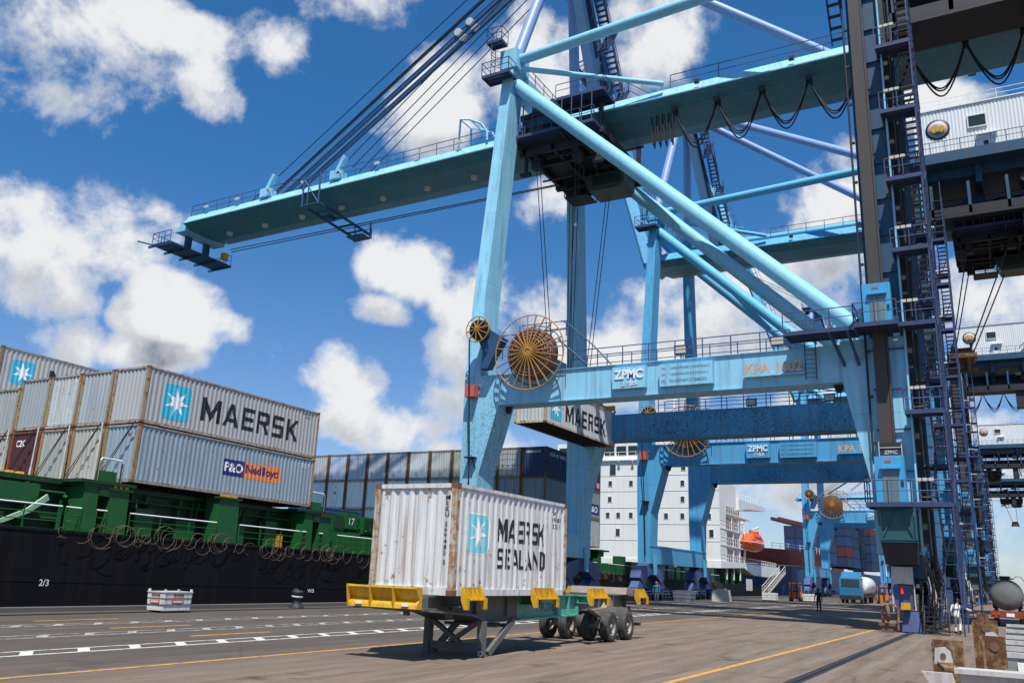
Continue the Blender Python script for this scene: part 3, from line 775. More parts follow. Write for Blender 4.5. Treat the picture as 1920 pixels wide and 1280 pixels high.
def guide(y0, y1, side):
    xo = -11.17 if side > 0 else -13.63
    s = side
    mb = T()
    def X(a, b): return (min(xo + s * a, xo + s * b), max(xo + s * a, xo + s * b))
    mb.box(*X(.0, .03), y0 + .06, y1 - .06, 1.36, 1.645)                       # upright plate beside the container foot
    mb.box(*X(.0, .17), y0 + .02, y1 - .02, 1.345, 1.372)                      # shelf
    for y in (y0, y1 - .03):
        mb.prism([(xo, 1.645), (xo + s * .05, 1.645), (xo + s * .19, 1.37), (xo + s * .19, 1.14), (xo + s * .09, 1.14), (xo, 1.345)], 'y', y, y + .03)
        for k in range(1):
            mb.box(*X(.155, .20), y - .04, y + .07, 1.14, 1.40)
    n = 3
    for k in range(1, n + 1):
        y = y0 + (y1 - y0) * k / (n + 1)
        mb.prism([(xo + s * .031, 1.62), (xo + s * .15, 1.373), (xo + s * .031, 1.373)], 'y', y - .012, y + .012)
    mb.build('corner_guide', 'yellow', tr)
for y0, y1 in ((17.75, 18.6), (21.25, 22.55), (24.9, 26.15), (28.85, 29.65)):
    for s in (1, -1): guide(y0, y1, s)
# yellow front bumper: three pressed panels
mb = T()
for k in range(3):
    x0 = -13.56 + k * .66; x1 = x0 + .655
    mb.prism([(16.72, 1.62), (16.62, 1.50), (16.60, 1.24), (16.72, 1.14), (16.80, 1.14), (16.80, 1.62)], 'x', x0, x1)
b = mb.build('bumper_panel', 'yellow', tr)
bpy.data.objects.remove(b)
for k in range(3):
    x0 = -13.56 + k * .66; mb = T()
    mb.prism([(16.80, 1.60), (16.54, 1.62), (16.53, 1.58), (16.70, 1.34), (16.60, 1.22), (16.58, 1.14), (16.80, 1.13)], 'x', x0 + .02, x0 + .64)
    mb.prism([(16.80, 1.62), (16.50, 1.63), (16.49, 1.57), (16.57, 1.13), (16.80, 1.12)], 'x', x0 - .006, x0 + .018)
    p = mb.build('bumper_panel', 'yellow', tr)
    if k != 1:
        mb = T(); mb.box(x0 + .24, x0 + .42, 16.56, 16.64, 1.19, 1.25); mb.build('reflector', 'inkwhite', p)
mb = T(); mb.box(-13.56, -11.58, 16.80, 17.08, 1.10, 1.16); mb.box(-13.5, -11.64, 16.9, 17.1, 1.16, 1.40); mb.build('front_cross_beam', 'grime', tr)
mb = T(); mb.prism([(17.2, 1.12), (18.9, 1.0), (19.5, .84), (19.5, .80), (18.9, .95), (17.2, 1.07)], 'x', -13.3, -11.5); mb.build('kingpin_plate', 'grime', tr)
# landing gear: two posts, sill, braces
for x, nm in ((-11.42, 1), (-13.0, -1)):
    mb = T(); mb.box(x - .075, x + .075, 19.08, 19.30, .0, .84); mb.box(x - .1, x + .1, 19.03, 19.35, .0, .035); mb.build('landing_leg', 'grime', tr)
    mb = T(); mb.bar((x, 19.5, .05), (x, 20.75, .82), .1, .16); mb.build('landing_strut', 'grime', tr)
mb = T(); mb.box(-12.92, -11.5, 19.12, 19.26, .12, .29); mb.build('landing_sill', 'grime', tr)
for a, b_ in (((-12.9, 19.19, .80), (-12.05, 19.19, .30)), ((-11.55, 19.21, .80), (-12.35, 19.21, .30))):
    mb = T(); mb.bar(a, b_, .1, .13, up=(0, 1, 0)); mb.build('landing_brace', 'grime', tr)
mb = T(); mb.torus((-11.335, 19.02, .09), (0, 1, 0), .055, .018, 14, 6); mb.build('tow_ring', 'palegrey', tr)
for y in (19.9, 20.7):
    mb = T(); mb.box(-13.0, -11.42, y, y + .06, .66, .73); mb.build('tie_bar', 'grime', tr)
mb = T(); mb.box(-13.1, -11.7, 20.9, 21.0, .62, .70); mb.build('tie_bar', 'grime', tr)
# wheels: two rocking axles, four single tyres across each
wm = None
def wheel_meshes():
    t = MB(); t.lathe((0, 0, 0), (1, 0, 0), [(.27, -.13), (.33, -.145), (.43, -.14), (.462, -.115), (.468, -.06), (.46, -.055), (.46, -.045), (.468, -.04), (.468, .04), (.46, .045), (.46, .055), (.468, .06), (.462, .115), (.43, .14), (.33, .145), (.27, .13)], 40)
    t = t.mesh('tyre'); t.materials.append(MT['rubber'])
    r_ = MB(); r_.lathe((0, 0, 0), (1, 0, 0), [(.275, -.12), (.25, -.115), (.235, -.05), (.235, .05), (.25, .115), (.275, .12), (.285, .128), (.285, .118)], 32)
    r_.lathe((0, 0, 0), (1, 0, 0), [(.235, -.02), (.14, -.035), (.13, -.035), (.0, -.035)], 32)
    r_ = r_.mesh('rim'); r_.materials.append(MT['hub'])
    h = MB(); h.lathe((0, 0, 0), (1, 0, 0), [(.0, .12), (.05, .12), (.075, .10), (.085, .02), (.13, .0), (.135, -.04)], 20)
    for i in range(8):
        a = 2 * math.pi * i / 8; h.tube((-.03, math.cos(a) * .17, math.sin(a) * .17), (.0, math.cos(a) * .17, math.sin(a) * .17), .018, 6)
    h = h.mesh('hub_cap'); h.materials.append(MT['hub'])
    return t, r_, h
WM = wheel_meshes()
for y in (27.0, 28.42):
    for x in (-13.5, -12.82, -12.03, -11.33):
        wl = thing('wheel', '', '', (x - TO[0], y - TO[1], .468)); del wl['label'], wl['category']; wl.parent = tr
        for me, nm in zip(WM, ('tyre', 'rim', 'hub_cap')):
            o = link(nm, me, wl)
            if x < -12.9: o.rotation_euler = (0, 0, math.pi)
    for xa, xb in ((-13.5, -12.82), (-12.03, -11.33)):
        mb = T(); mb.tube((xa + .1, y, .468), (xb - .1, y, .468), .075, 10); mb.box((xa + xb) / 2 - .1, (xa + xb) / 2 + .1, y - .1, y + .1, .40, .62); mb.build('axle', 'hub', tr)
for xa in (-13.16, -11.68):
    mb = T(); mb.prism([(26.2, .98), (26.9, .74), (28.5, .74), (29.3, .9), (29.3, 1.0), (27.9, 1.04), (27.72, 1.36), (27.62, 1.36), (27.35, 1.04)], 'x', xa - .09, xa + .12); mb.build('rocker_plate', 'hub', tr)
for x in (-13.2, -11.6):
    mb = T(); mb.box(x - .03, x + .03, 29.42, 29.47, .45, 1.05); mb.build('bumper_hanger', 'grime', tr)
mb = T(); mb.box(-13.5, -11.2, 29.45, 29.55, .42, .52); mb.build('rear_bumper', 'grime', tr)
mb = T(); mb.prism([(28.9, 1.44), (29.6, 1.44), (29.6, 1.66), (29.0, 1.66)], 'x', -13.62, -11.5); mb.build('rear_bolster', 'hub', tr)
mb = T(); mb.prism([(25.2, 1.44), (25.8, 1.44), (25.6, 1.64), (25.35, 1.64)], 'x', -13.6, -13.1); mb.build('bolster_pad', 'hub', tr)
text_obj('HR296', (-11.766, 22.75, .98), (0, 1, 0), (0, 0, 1), 1.15, .24, 'signink', tr, off=TO)

# ------------------------------------------------------------------ old trailer parked close to the camera on the right
FO = (.5, 10, 0)
ft = thing('container_trailer', 'pale grey flatbed trailer with rusty cream guide plates close by on the right', 'trailer', FO)
def F(): return MB(FO)
def gplate(x0, x1, y, z0, z1, lean=0.0):
    mb = F(); mb.prism([(y, z0), (y + .035, z0), (y + .035 + lean, z1), (y + lean, z1)], 'x', x0, x1)
    mb.box(x0 - .008, x0 + .02, y - .06, y + .12, z0, z1 - .03)
    p = mb.build('guide_plate', 'oldyel', ft)
    mb = F(); mb.tube(((x0 + x1) / 2, y - .012, z1 - .13), ((x0 + x1) / 2, y + .004, z1 - .13), .055, 14); mb.build('lashing_hole', 'castrust', p)
def lug(x, y, z):
    mb = F(); mb.prism([(x - .1, z), (x + .1, z), (x + .08, z + .14), (x + .02, z + .19), (x - .08, z + .17)], 'y', y, y + .03)
    p = mb.build('lashing_lug', 'palegrey', ft)
    mb = F(); mb.tube((x, y - .01, z + .09), (x, y + .003, z + .09), .032, 12); mb.build('lug_hole', 'castrust', p)
Z0 = 1.18
gplate(-.86, -.53, 12.1, .80, 1.42, .02)
gplate(-.52, -.185, 15.6, .62, 1.58)
gplate(-.34, -.085, 13.0, .80, 1.46)
gplate(-.64, -.48, 22.2, .7, 1.56)
gplate(-.60, -.46, 24.5, .7, 1.50)
lug(-.73, 11.75, 1.17); lug(-.27, 15.2, 1.24)
mb = F(); mb.box(-.60, 1.7, 11.2, 11.5, 1.12, 1.17); mb.box(-.55, 1.7, 11.28, 11.33, .78, 1.12); mb.build('front_beam', 'palegrey', ft)
mb = F(); mb.prism([(-.93, 1.12), (-.62, 1.12), (-.55, .80), (-.72, .80)], 'y', 11.15, 11.22); mb.build('beam_end_plate', 'palegrey', ft)
mb = F(); mb.bar((-.62, 11.25, 1.14), (-.72, 11.75, 1.17), .16, .05); mb.build('lug_bracket', 'oldyel', ft)
mb = F(); mb.box(.02, 1.7, 12.0, 13.9, 1.08, 1.11); mb.build('deck_plate', 'palegrey', ft)
for y in (14.6, 16.2, 18.2, 20.4, 23.5, 27.5):
    mb = F(); mb.box(-.12, 1.7, y, y + .10, 1.12, 1.19); mb.box(-.12, 1.7, y + .035, y + .055, .98, 1.12); mb.build('cross_member', 'palegrey', ft)
for x in (-.12, 1.2):
    mb = F(); mb.box(x, x + .14, 11.5, 29, .84, 1.075); mb.build('side_beam', 'grime', ft)
for y in (24.6, 26.0):
    for x in (.0, 1.45):
        wl = thing('wheel', '', '', (x - FO[0], y - FO[1], .468)); del wl['label'], wl['category']; wl.parent = ft
        for me, nm in zip(WM, ('tyre', 'rim', 'hub_cap')): link(nm, me, wl)
mb = F(); mb.tube((-.05, 24.6, .468), (1.5, 24.6, .468), .06, 8); mb.tube((-.05, 26.0, .468), (1.5, 26.0, .468), .06, 8); mb.box(.0, 1.4, 24.4, 26.2, .55, .84); mb.build('axle_frame', 'grime', ft)
for x in (.0, 1.3):
    mb = F(); mb.box(x, x + .12, 13.2, 13.35, 0, .84); mb.build('landing_leg', 'grime', ft)

# ------------------------------------------------------------------ white steel bin on the quay edge
BO = (-29.25, 24.75, 0)
bn = thing('steel_bin', 'dirty white steel bin with red lettering standing below the black hull', 'bin', BO)
def B(): return MB(BO)
X0, X1, Y0_, Y1_ = -29.75, -28.75, 24.05, 25.4
mb = B(); mb.taper((X0 + .03, X1 - .03, Y0_ + .03, Y1_ - .03, .09), (X0, X1, Y0_, Y1_, .76)); mb.build('body', 'whitewear', bn)
mb = B(); mb.box(X0 - .02, X1 + .02, Y0_ - .02, Y1_ + .02, .76, .80); mb.build('rim', 'palegrey', bn)
for z in (.31, .54):
    mb = B(); mb.box(X0 - .004, X1 + .004, Y0_ - .004, Y1_ + .004, z, z + .018); mb.build('band', 'steel', bn)
for x, y in ((X1 - .04, Y0_ + .04), (X1 - .04, Y1_ - .04), (X0 + .04, Y0_ + .04), (X1 - .04, (Y0_ + Y1_) / 2)):
    mb = B(); mb.box(x - .035, x + .035, y - .035, y + .035, .80, .89); mb.build('lifting_lug', 'whitewear', bn)
mb = B(); mb.box(X0 + .1, X0 + .25, Y0_ + .1, Y1_ - .1, 0, .088); mb.box(X1 - .25, X1 - .1, Y0_ + .1, Y1_ - .1, 0, .088); mb.build('skid', 'grime', bn)
text_obj('BONNIE', (X1 + .006, 24.5, .62), (0, 1, 0), (0, 0, 1), .48, .10, 'cranered', bn, off=BO, depth=.004)
text_obj('BONNIE', (-29.5, Y0_ - .006, .62), (1, 0, 0), (0, 0, 1), .5, .10, 'cranered', bn, off=BO, depth=.004)
mb = B(); mb.box(X1 + .0, X1 + .012, 24.42, 24.98, .36, .49); mb.build('red_panel', 'redbox', bn)
mb = B(); mb.box(-29.53, -29.02, Y0_ - .012, Y0_ + .0, .36, .49); mb.build('red_panel', 'redbox', bn)
mb = B(); mb.box(X1 + .013, X1 + .016, 24.48, 24.92, .395, .455); mb.build('panel_strip', 'whitewear', bn)
mb = B(); mb.box(-29.48, -29.07, Y0_ - .016, Y0_ - .013, .395, .455); mb.build('panel_strip', 'whitewear', bn)

# second pale bin, concrete block and bollards along the edge
BO2 = (-25.6, 78.6, 0)
b2 = thing('steel_bin', 'dirty white low bin beside the wheels of the second crane', 'bin', BO2)
mb = MB(BO2); mb.taper((-26.4, -24.9, 78, 79.3, .1), (-26.5, -24.8, 77.9, 79.4, 1.0)); mb.build('body', 'whitewear', b2)
mb = MB(BO2); mb.box(-26.55, -24.75, 77.85, 79.45, 1.0, 1.06); mb.build('rim', 'palegrey', b2)
for z in (.35, .68):
    mb = MB(BO2); mb.box(-26.5, -24.8, 77.92, 79.38, z, z + .04); mb.build('band', 'castrust', b2)
cbk = MB((-26, 92, 0)); cbk.taper((-26.9, -25.2, 91.4, 92.8, 0), (-26.8, -25.3, 91.5, 92.7, 1.15)); cbk.box(-26.5, -25.6, 91.9, 92.3, 1.15, 1.3)
tag(cbk.build('concrete_block', 'palegrey', None, (-26, 92, 0)), 'grey concrete block on the quay beyond the second crane', 'block')
def bollard(x, y, label):
    t = thing('bollard', label, 'bollard', (x, y, 0), 'mooring bollards on the quay edge')
    mb = MB(); mb.lathe((0, 0, 0), (0, 0, 1), [(.36, 0), (.36, .06), (.26, .08), (.2, .25), (.2, .55), (.28, .66), (.30, .74), (.22, .82), (0, .84)], 20); mb.build('post', 'steel', t)
    mb = MB(); mb.path([(0, 0, .62), (-.2, .12, .80), (-.42, .25, .78), (-.55, .35, .5)], .11, 8); mb.build('horn', 'steel', t)
    mb = MB(); mb.torus((0, 0, .52), (0.1, 0, 1), .24, .045, 18, 6); mb.build('rope_loop', 'palegrey', t)
    return t
bl = bollard(-30.3, 33.2, 'dark steel mooring bollard by the hull between bin and trailer')
text_obj('V13', (.25, .4, .72), (0, 1, 0), (0, 0, 1), .45, .16, 'inkwhite', bl, depth=.01)
for i, (y, lb) in enumerate(((97, 'dark mooring bollard left of the ship gangway'), (56, 'dark mooring bollard behind the yellow end of the trailer'))): bollard(-30.2, y, lb)

# ------------------------------------------------------------------ people
def skin_mesh(pts, edges, rads, name, levels=2):
    me = bpy.data.meshes.new(name); me.from_pydata(pts, edges, [])
    o = bpy.data.objects.new(name, me); C.objects.link(o)
    o.modifiers.new('s', 'SKIN'); o.modifiers.new('u', 'SUBSURF').levels = levels
    for i, r_ in enumerate(rads):
        me.skin_vertices[0].data[i].radius = (r_, r_) if not isinstance(r_, tuple) else r_
    me.skin_vertices[0].data[0].use_root = True
    return o
def person(label, loc, rot, J, mats, hat=None, extra=None, scale=1.0):
    """J: joint positions; one continuous skinned body, coloured by height bands"""
    t = thing('person', label, 'person', loc, rot=(0, 0, rot))
    P = []; E_ = []; Rd = []
    def v(p, r_, frm=None):
        P.append(tuple(Vector(p) * scale)); Rd.append(tuple(x * scale for x in r_) if isinstance(r_, tuple) else r_ * scale)
        if frm is not None: E_.append((frm, len(P) - 1))
        return len(P) - 1
    pel = v(J['pelvis'], (.17, .125)); wa = v(J['waist'], (.145, .11), pel); ch = v(J['chest'], (.175, .12), wa); nk = v(J['neck'], .058, ch)
    hb = v(J['head0'], (.075, .085), nk); v(J['head1'], (.085, .10), hb)
    lo = []
    for s in ('l', 'r'):
        a = v(J['sh' + s], .075, ch); b = v(J['el' + s], .052, a); c = v(J['wr' + s], .036, b)
        d = v(J['ha' + s], (.042, .022), c)
        hv = (Vector(J['ha' + s]) - Vector(J['wr' + s])).normalized(); sd = hv.cross(Vector((0, 1, 0))); 
        if sd.length < .2: sd = hv.cross(Vector((1, 0, 0)))
        sd.normalize(); cu = sd.cross(hv)
        for k, ln in enumerate((.075, .085, .08, .06)):
            q = Vector(J['ha' + s]) + sd * (-.033 + .022 * k) + hv * .035
            f1 = v(q, .0095, d); f2 = v(q + hv * ln * .55 + cu * .008, .009, f1); v(q + hv * ln * .95 + cu * .03, .0075, f2)
        q = Vector(J['ha' + s]) - sd * .045; f1 = v(q, .011, d); v(q + hv * .05 - sd * .02, .009, f1)
        h = v(J['hip' + s], .10, pel); k_ = v(J['kn' + s], .068, h); an = v(J['an' + s], .05, k_); hl = v(J['he' + s], (.055, .045), an); v(J['to' + s], (.05, .035), hl)
    o = skin_mesh(P, E_, Rd, 'body')
    dg = bpy.context.evaluated_depsgraph_get()
    me = bpy.data.meshes.new_from_object(o.evaluated_get(dg)); old = o.data
    bpy.data.objects.remove(o); bpy.data.meshes.remove(old)
    for m in mats: me.materials.append(MT[m])
    nkp = Vector(J['neck']) * scale; hd = (Vector(J['head1']) - Vector(J['neck'])).normalized()
    for p in me.polygons:
        c = p.center; p.use_smooth = True; mi = 0
        if (c - nkp).dot(hd) > -.01 and (c - nkp).length < .4 * scale: mi = 1
        for s in ('l', 'r'):
            w_ = Vector(J['wr' + s]) * scale; d = (Vector(J['ha' + s]) - Vector(J['wr' + s])).normalized()
            if (c - w_).dot(d) > .0 and (c - w_).length < .26 * scale: mi = 1
            a_ = Vector(J['an' + s]) * scale
            if (c - a_).length < .28 * scale and c.z < a_.z + .02 * scale: mi = 2
        p.material_index = mi
    b = link('body', me, t)
    # face and hair
    h0 = (Vector(J['head0']) + Vector(J['head1'])) / 2 * scale; fwd = Vector(J.get('face', (0, 1, 0))).normalized(); up = hd; side = fwd.cross(up).normalized()
    mb = MB(); mb.lathe(h0 + up * .035 * scale - fwd * .01, up, [(.105 * scale, -.03), (.112 * scale, .03), (.095 * scale, .09), (.05 * scale, .125), (0, .135)], 14)
    mb.build('hair' if not hat else 'helmet', 'boot' if not hat else hat, t)
    mb = MB(); mb.bar(h0 + fwd * .085 * scale + up * .02, h0 + fwd * .118 * scale - up * .02, .02, .03); mb.build('nose', mats[1], b)
    for s in (-1, 1):
        mb = MB(); mb.tube(h0 + fwd * .088 * scale + side * s * .032 + up * .02, h0 + fwd * .096 * scale + side * s * .032 + up * .02, .011, 8); mb.build('eye', 'inkwhite', b)
        mb = MB(); mb.box(-.012, .012, -.02, .02, -.03, .03); e = mb.build('ear', mats[1], b, h0 + side * s * .09 * scale)
    mb = MB(); mb.bar(h0 + fwd * .09 * scale - up * .055 - side * .025, h0 + fwd * .09 * scale - up * .055 + side * .025, .012, .012); mb.build('mouth', 'redhat', b)
    if extra: extra(t)
    return t
WALK = dict(pelvis=(0, 0, .88), waist=(0, .06, 1.02), chest=(.02, .17, 1.25), neck=(.03, .26, 1.40), head0=(.03, .31, 1.47), head1=(.03, .36, 1.57), face=(0, 1, -.35),
            shl=(-.20, .17, 1.32), ell=(-.27, .05, 1.08), wrl=(-.26, .16, .86), hal=(-.26, .20, .79), shr=(.24, .20, 1.31), elr=(.44, .28, 1.18), wrr=(.62, .42, 1.10), har=(.68, .46, 1.08),
            hipl=(-.10, .0, .84), knl=(-.10, .20, .47), anl=(-.10, .10, .09), hel=(-.10, .07, .045), tol=(-.10, .28, .035),
            hipr=(.10, .0, .84), knr=(.12, .05, .46), anr=(.14, -.27, .16), her=(.14, -.31, .13), tor=(.14, -.18, .03))
def braces(t):
    for s in (-.09, .09):
        mb = MB(); mb.path([(s, -.02, 1.03), (s, .02, 1.14), (s, .075, 1.30), (s * .9, .16, 1.40)], .016, 5); mb.build('brace_strap', 'darkcloth', t)
    mb = MB(); mb.box(-.1, .1, -.035, -.025, 1.10, 1.15); mb.build('back_patch', 'truckblue', t)
person('person in white coveralls and black boots walking away by the crane stairs', (-2.28, 48.7, 0), R(-6), WALK, ('coverall', 'skin', 'boot'), extra=braces, scale=.97)
STAND = dict(pelvis=(0, 0, .93), waist=(0, .0, 1.08), chest=(0, .01, 1.32), neck=(0, .01, 1.49), head0=(0, .02, 1.56), head1=(0, .025, 1.67), face=(0, 1, 0),
             shl=(-.21, .0, 1.40), ell=(-.27, -.03, 1.13), wrl=(-.27, .06, .90), hal=(-.27, .08, .82), shr=(.21, .0, 1.40), elr=(.28, -.02, 1.13), wrr=(.30, .05, .90), har=(.30, .07, .82),
             hipl=(-.10, 0, .89), knl=(-.12, .06, .49), anl=(-.13, -.02, .09), hel=(-.13, -.05, .045), tol=(-.13, .15, .035),
             hipr=(.10, 0, .89), knr=(.12, .0, .49), anr=(.13, -.08, .10), her=(.13, -.11, .05), tor=(.13, .08, .035))
person('person in dark clothes standing alone far out on the paving', (-12.9, 72.5, 0), R(170), STAND, ('darkcloth', 'skin', 'boot'))
person('person in red helmet and dark overalls beside the second crane wheels', (-27.2, 75.6, .0), R(200), STAND, ('truckblue', 'skin', 'boot'), hat='redhat')

# ------------------------------------------------------------------ tank trailer parked at the right edge
KO = (-.1, 62, 0)
tk = thing('tank_trailer', 'grey rounded tank trailer parked at the right edge behind old trailer', 'tanker', KO)
mb = MB(KO); prf = [(0, -.28), (.45, -.25), (.75, -.16), (.90, 0), (.92, .1), (.92, 8.5), (.85, 8.7), (0, 8.8)]
mb.lathe((-.1, 62, 1.85), (0, 1, 0), prf, 36); mb.build('tank', 'tank', tk)
mb = MB(KO); mb.box(-.55, .35, 61.9, 62.7, 2.76, 2.83); mb.rail([(-.55, 62, 2.8), (-.55, 66, 2.8)], .25, 1.0, .02, False); mb.build('walkway', 'steel', tk)
mb = MB(KO); mb.tube((-.1, 62.3, 2.75), (-.1, 62.3, 2.95), .3, 16); mb.build('hatch', 'steel', tk)
mb = MB(KO); mb.path([(.35, 62, 2.8), (.5, 61.9, 2.95), (.75, 61.9, 2.9), (.9, 61.95, 2.7), (1.0, 62, 2.2), (1.05, 62, 1.4)], .02, 5); mb.build('ladder_rail', 'steel', tk)
for x in (-.75, .55):
    mb = MB(KO); mb.box(x - .06, x + .06, 62.2, 70, .75, 1.05); mb.build('chassis_beam', 'steel', tk)
for y in (63, 66, 69):
    mb = MB(KO); mb.box(-.9, .7, y, y + .1, 1.05, 1.35); mb.build('saddle', 'steel', tk)
mb = MB(KO); mb.box(-1.05, 1.4, 61.5, 61.62, .52, .92); p = mb.build('bumper', 'darkred', tk)
for x in (-.85, -.6, .75, 1.0):
    mb = MB(KO); mb.tube((x, 61.46, .74), (x, 61.51, .74), .07, 12); mb.build('tail_light', 'redhat', p)
mb = MB(KO); mb.box(-.2, .22, 61.47, 61.495, .60, .80); mb.build('number_plate', 'inkwhite', p)
for y in (63.2, 64.5):
    for x in (-.75, .62):
        wl = thing('wheel', '', '', (x - KO[0], y - KO[1], .468)); del wl['label'], wl['category']; wl.parent = tk
        for me, nm in zip(WM, ('tyre', 'rim', 'hub_cap')): link(nm, me, wl)

# ------------------------------------------------------------------ far blue truck with a pale tank, orange machines, crates
VO = (-16.8, 118, 0)
tv = thing('tank_truck', 'blue cab truck with pale round tank far off on the quay', 'truck', VO)
mb = MB(VO)
mb.prism([(116, .7), (116, 2.0), (116.25, 3.0), (118.1, 3.0), (118.1, .7)], 'x', -18.1, -15.6); mb.build('cab', 'truckblue', tv)
mb = MB(VO); mb.prism([(115.985, 2.0), (116.2, 2.85), (116.18, 2.86), (115.96, 2.0)], 'x', -17.9, -15.8); mb.build('windscreen', 'glass', tv)
mb = MB(VO); mb.box(-15.6, -15.57, 116.5, 117.5, 1.9, 2.7); mb.build('side_window', 'glass', tv)
mb = MB(VO); mb.prism([(116.6, 3.0), (117.9, 3.75), (118.1, 3.75), (118.1, 3.0)], 'x', -18.0, -15.7); mb.build('roof_fairing', 'truckblue', tv)
mb = MB(VO); mb.box(-18.1, -15.6, 115.85, 116, .45, .95); mb.build('bumper', 'steel', tv)
mb = MB(VO); mb.lathe((-16.3, 118.6, 2.1), (0, 1, 0), [(0, -.15), (.8, -.1), (1.1, .05), (1.15, .3), (1.15, 8), (0, 8.2)], 24); mb.build('tank', 'white', tv)
mb = MB(VO); mb.box(-17.4, -15.4, 118.2, 127, .75, 1.05); mb.build('chassis', 'steel', tv)
for y in (116.9, 120, 124.5, 125.9):
    for x in (-17.9, -15.7):
        mb = MB(VO); mb.tube((x - .14, y, .5), (x + .14, y, .5), .5, 18); mb.build('wheel', 'rubber', tv)
def machine(x, y, label):
    t = thing('small_forklift', label, 'forklift', (x, y, 0))
    mb = MB(); mb.box(-.6, .6, 0, 1.5, .3, 1.1); mb.build('body', 'orangemach', t)
    for a in (-.55, .5):
        for b_ in (.05, 1.35):
            mb = MB(); mb.box(a, a + .07, b_, b_ + .07, 1.1, 2.1); mb.build('cage_post', 'orangemach', t)
    mb = MB(); mb.box(-.6, .6, 0, 1.45, 2.1, 2.17); mb.build('cage_roof', 'orangemach', t)
    for a in (-.3, .3):
        mb = MB(); mb.box(a - .05, a + .05, -.25, -.13, .1, 2.3); mb.build('mast_rail', 'steel', t)
    for a in (-.55, .55):
        for b_ in (.2, 1.3):
            mb = MB(); mb.tube((a - .1, b_, .3), (a + .1, b_, .3), .3, 14); mb.build('wheel', 'rubber', t)
    mb = MB(); mb.box(-.3, .3, .6, 1.1, 1.1, 1.25); mb.build('seat', 'boot', t)
machine(-22.3, 110, 'small orange forklift under the third crane, left of blue truck')
machine(-14.2, 124, 'small orange forklift parked just right of the blue truck')
for x, y, lb in ((-24.4, 106, 'pale low crate left of the orange forklift'), (-21.0, 112, 'pale low crate right of the orange forklift'), (-12.5, 127, 'pale flat crate at right beyond the blue truck')):
    t = thing('pallet_crate', lb, 'crate', (x, y, 0), 'pale crates under the third crane')
    for k in range(3):
        mb = MB(); mb.box(-.8, .8, 0, 1.1, .12 + k * .28, .36 + k * .28); mb.build('board', 'whitewear', t)
    mb = MB(); mb.box(-.75, .75, .05, 1.05, 0, .118); mb.build('base', 'castrust', t)
# ------------------------------------------------------------------ ship-to-shore cranes
CO = (-17, 8.9, 0)
XL0, XL1 = -5.1, -3.4            # landside leg
XW = -29.45                      # waterside leg centre
YF = 17.8                        # depth from the near to the far frame
def K(): return MB(CO)
def fy(y, far): return YF - y if far else y
def ybox(mb, x0, x1, y0, y1, z0, z1, far):
    a, b = fy(y0, far), fy(y1, far); mb.box(x0, x1, min(a, b), max(a, b), z0, z1)

def stair_flight(parent, x0, x1, ya, za, yb, zb, lod, name='stair_flight'):
    mb = K()
    for x in (x0, x1): mb.bar((x, ya, za), (x, yb, zb), .05, .22, up=(0, 0, 1))
    if lod > 0:
        n = 8
        for i in range(1, n + 1):
            f = (i - .5) / n; y = ya + (yb - ya) * f; z = za + (zb - za) * f; mb.box(x0, x1, y - .14, y + .14, z - .02, z + .02)
    for x in (x0, x1):
        mb.tube((x, ya, za + 1.0), (x, yb, zb + 1.0), .03, 5); mb.tube((x, ya, za + .5), (x, yb, zb + .5), .022, 5)
        for f in (.05, .5, .95):
            y = ya + (yb - ya) * f; z = za + (zb - za) * f; mb.tube((x, y, z), (x, y, z + 1), .028, 5)
    o = mb.build(name, 'violet', parent)
    if lod == 0:
        n = 9
        if 'tread' not in _cm:
            t = MB(); t.box(-.42, .42, -.13, .13, -.02, .02); me = t.mesh('tread'); me.materials.append(MT['tread']); _cm['tread'] = me
        for i in range(1, n + 1):
            f = (i - .5) / n
            q = link('tread', _cm['tread'], o, Vector(((x0 + x1) / 2, ya + (yb - ya) * f, za + (zb - za) * f)) - Vector(CO))
            q.scale = ((x1 - x0) / .84, 1, 1)
    return o

def grating(parent, x0, x1, y0, y1, z, lod, sides='', name='landing', mat='violet', lamp=None):
    mb = K()
    mb.box(x0, x1, y0, y0 + .06, z - .22, z); mb.box(x0, x1, y1 - .06, y1, z - .22, z); mb.box(x0, x0 + .06, y0 + .061, y1 - .061, z - .22, z); mb.box(x1 - .06, x1, y0 + .061, y1 - .061, z - .22, z)
    k = y0 + .3
    while k < y1 - .1: mb.box(x0 + .061, x1 - .061, k, k + .05, z - .12, z - .03); k += .5
    mb.box(x0 + .061, x1 - .061, y0 + .061, y1 - .061, z - .029, z - .004)
    o = mb.build(name, mat, parent)
    if sides:
        mb = K(); c = {'a': ((x0, y0, z), (x1, y0, z)), 'b': ((x1, y0, z), (x1, y1, z)), 'c': ((x0, y1, z), (x1, y1, z)), 'd': ((x0, y0, z), (x0, y1, z))}
        for s in sides: mb.rail(c[s], 1.05, 1.1, .032 if lod < 2 else .04)
        mb.build('railing', mat, o)
    if lamp:
        mb = K(); lx, ly, lz = lamp
        for i in range(3): mb.box(lx + i * .27, lx + i * .27 + .22, ly, ly + .12, lz, lz + .15)
        l = mb.build('light_fixture', 'lamp', o)
        mb = K(); mb.tube((lx + .45, ly + .06, lz - .8), (lx + .45, ly + .06, lz), .025, 5); mb.build('light_pole', mat, l)
    return o

def floodlight(parent, x, y, z, sx=.75):
    mb = K(); mb.box(x, x + sx, y - .12, y + .16, z + .35, z + .85); o = mb.build('floodlight', 'lampgrey', parent)
    mb = K(); mb.box(x + .05, x + sx - .05, y - .15, y - .125, z + .4, z + .8); mb.build('lamp_glass', 'lamp', o)
    mb = K(); mb.tube((x + sx / 2, y, z), (x + sx / 2, y, z + .35), .04, 6); mb.box(x - .06, x + sx + .06, y - .05, y + .1, z + .86, z + .92); mb.build('lamp_bracket', 'violet', o)

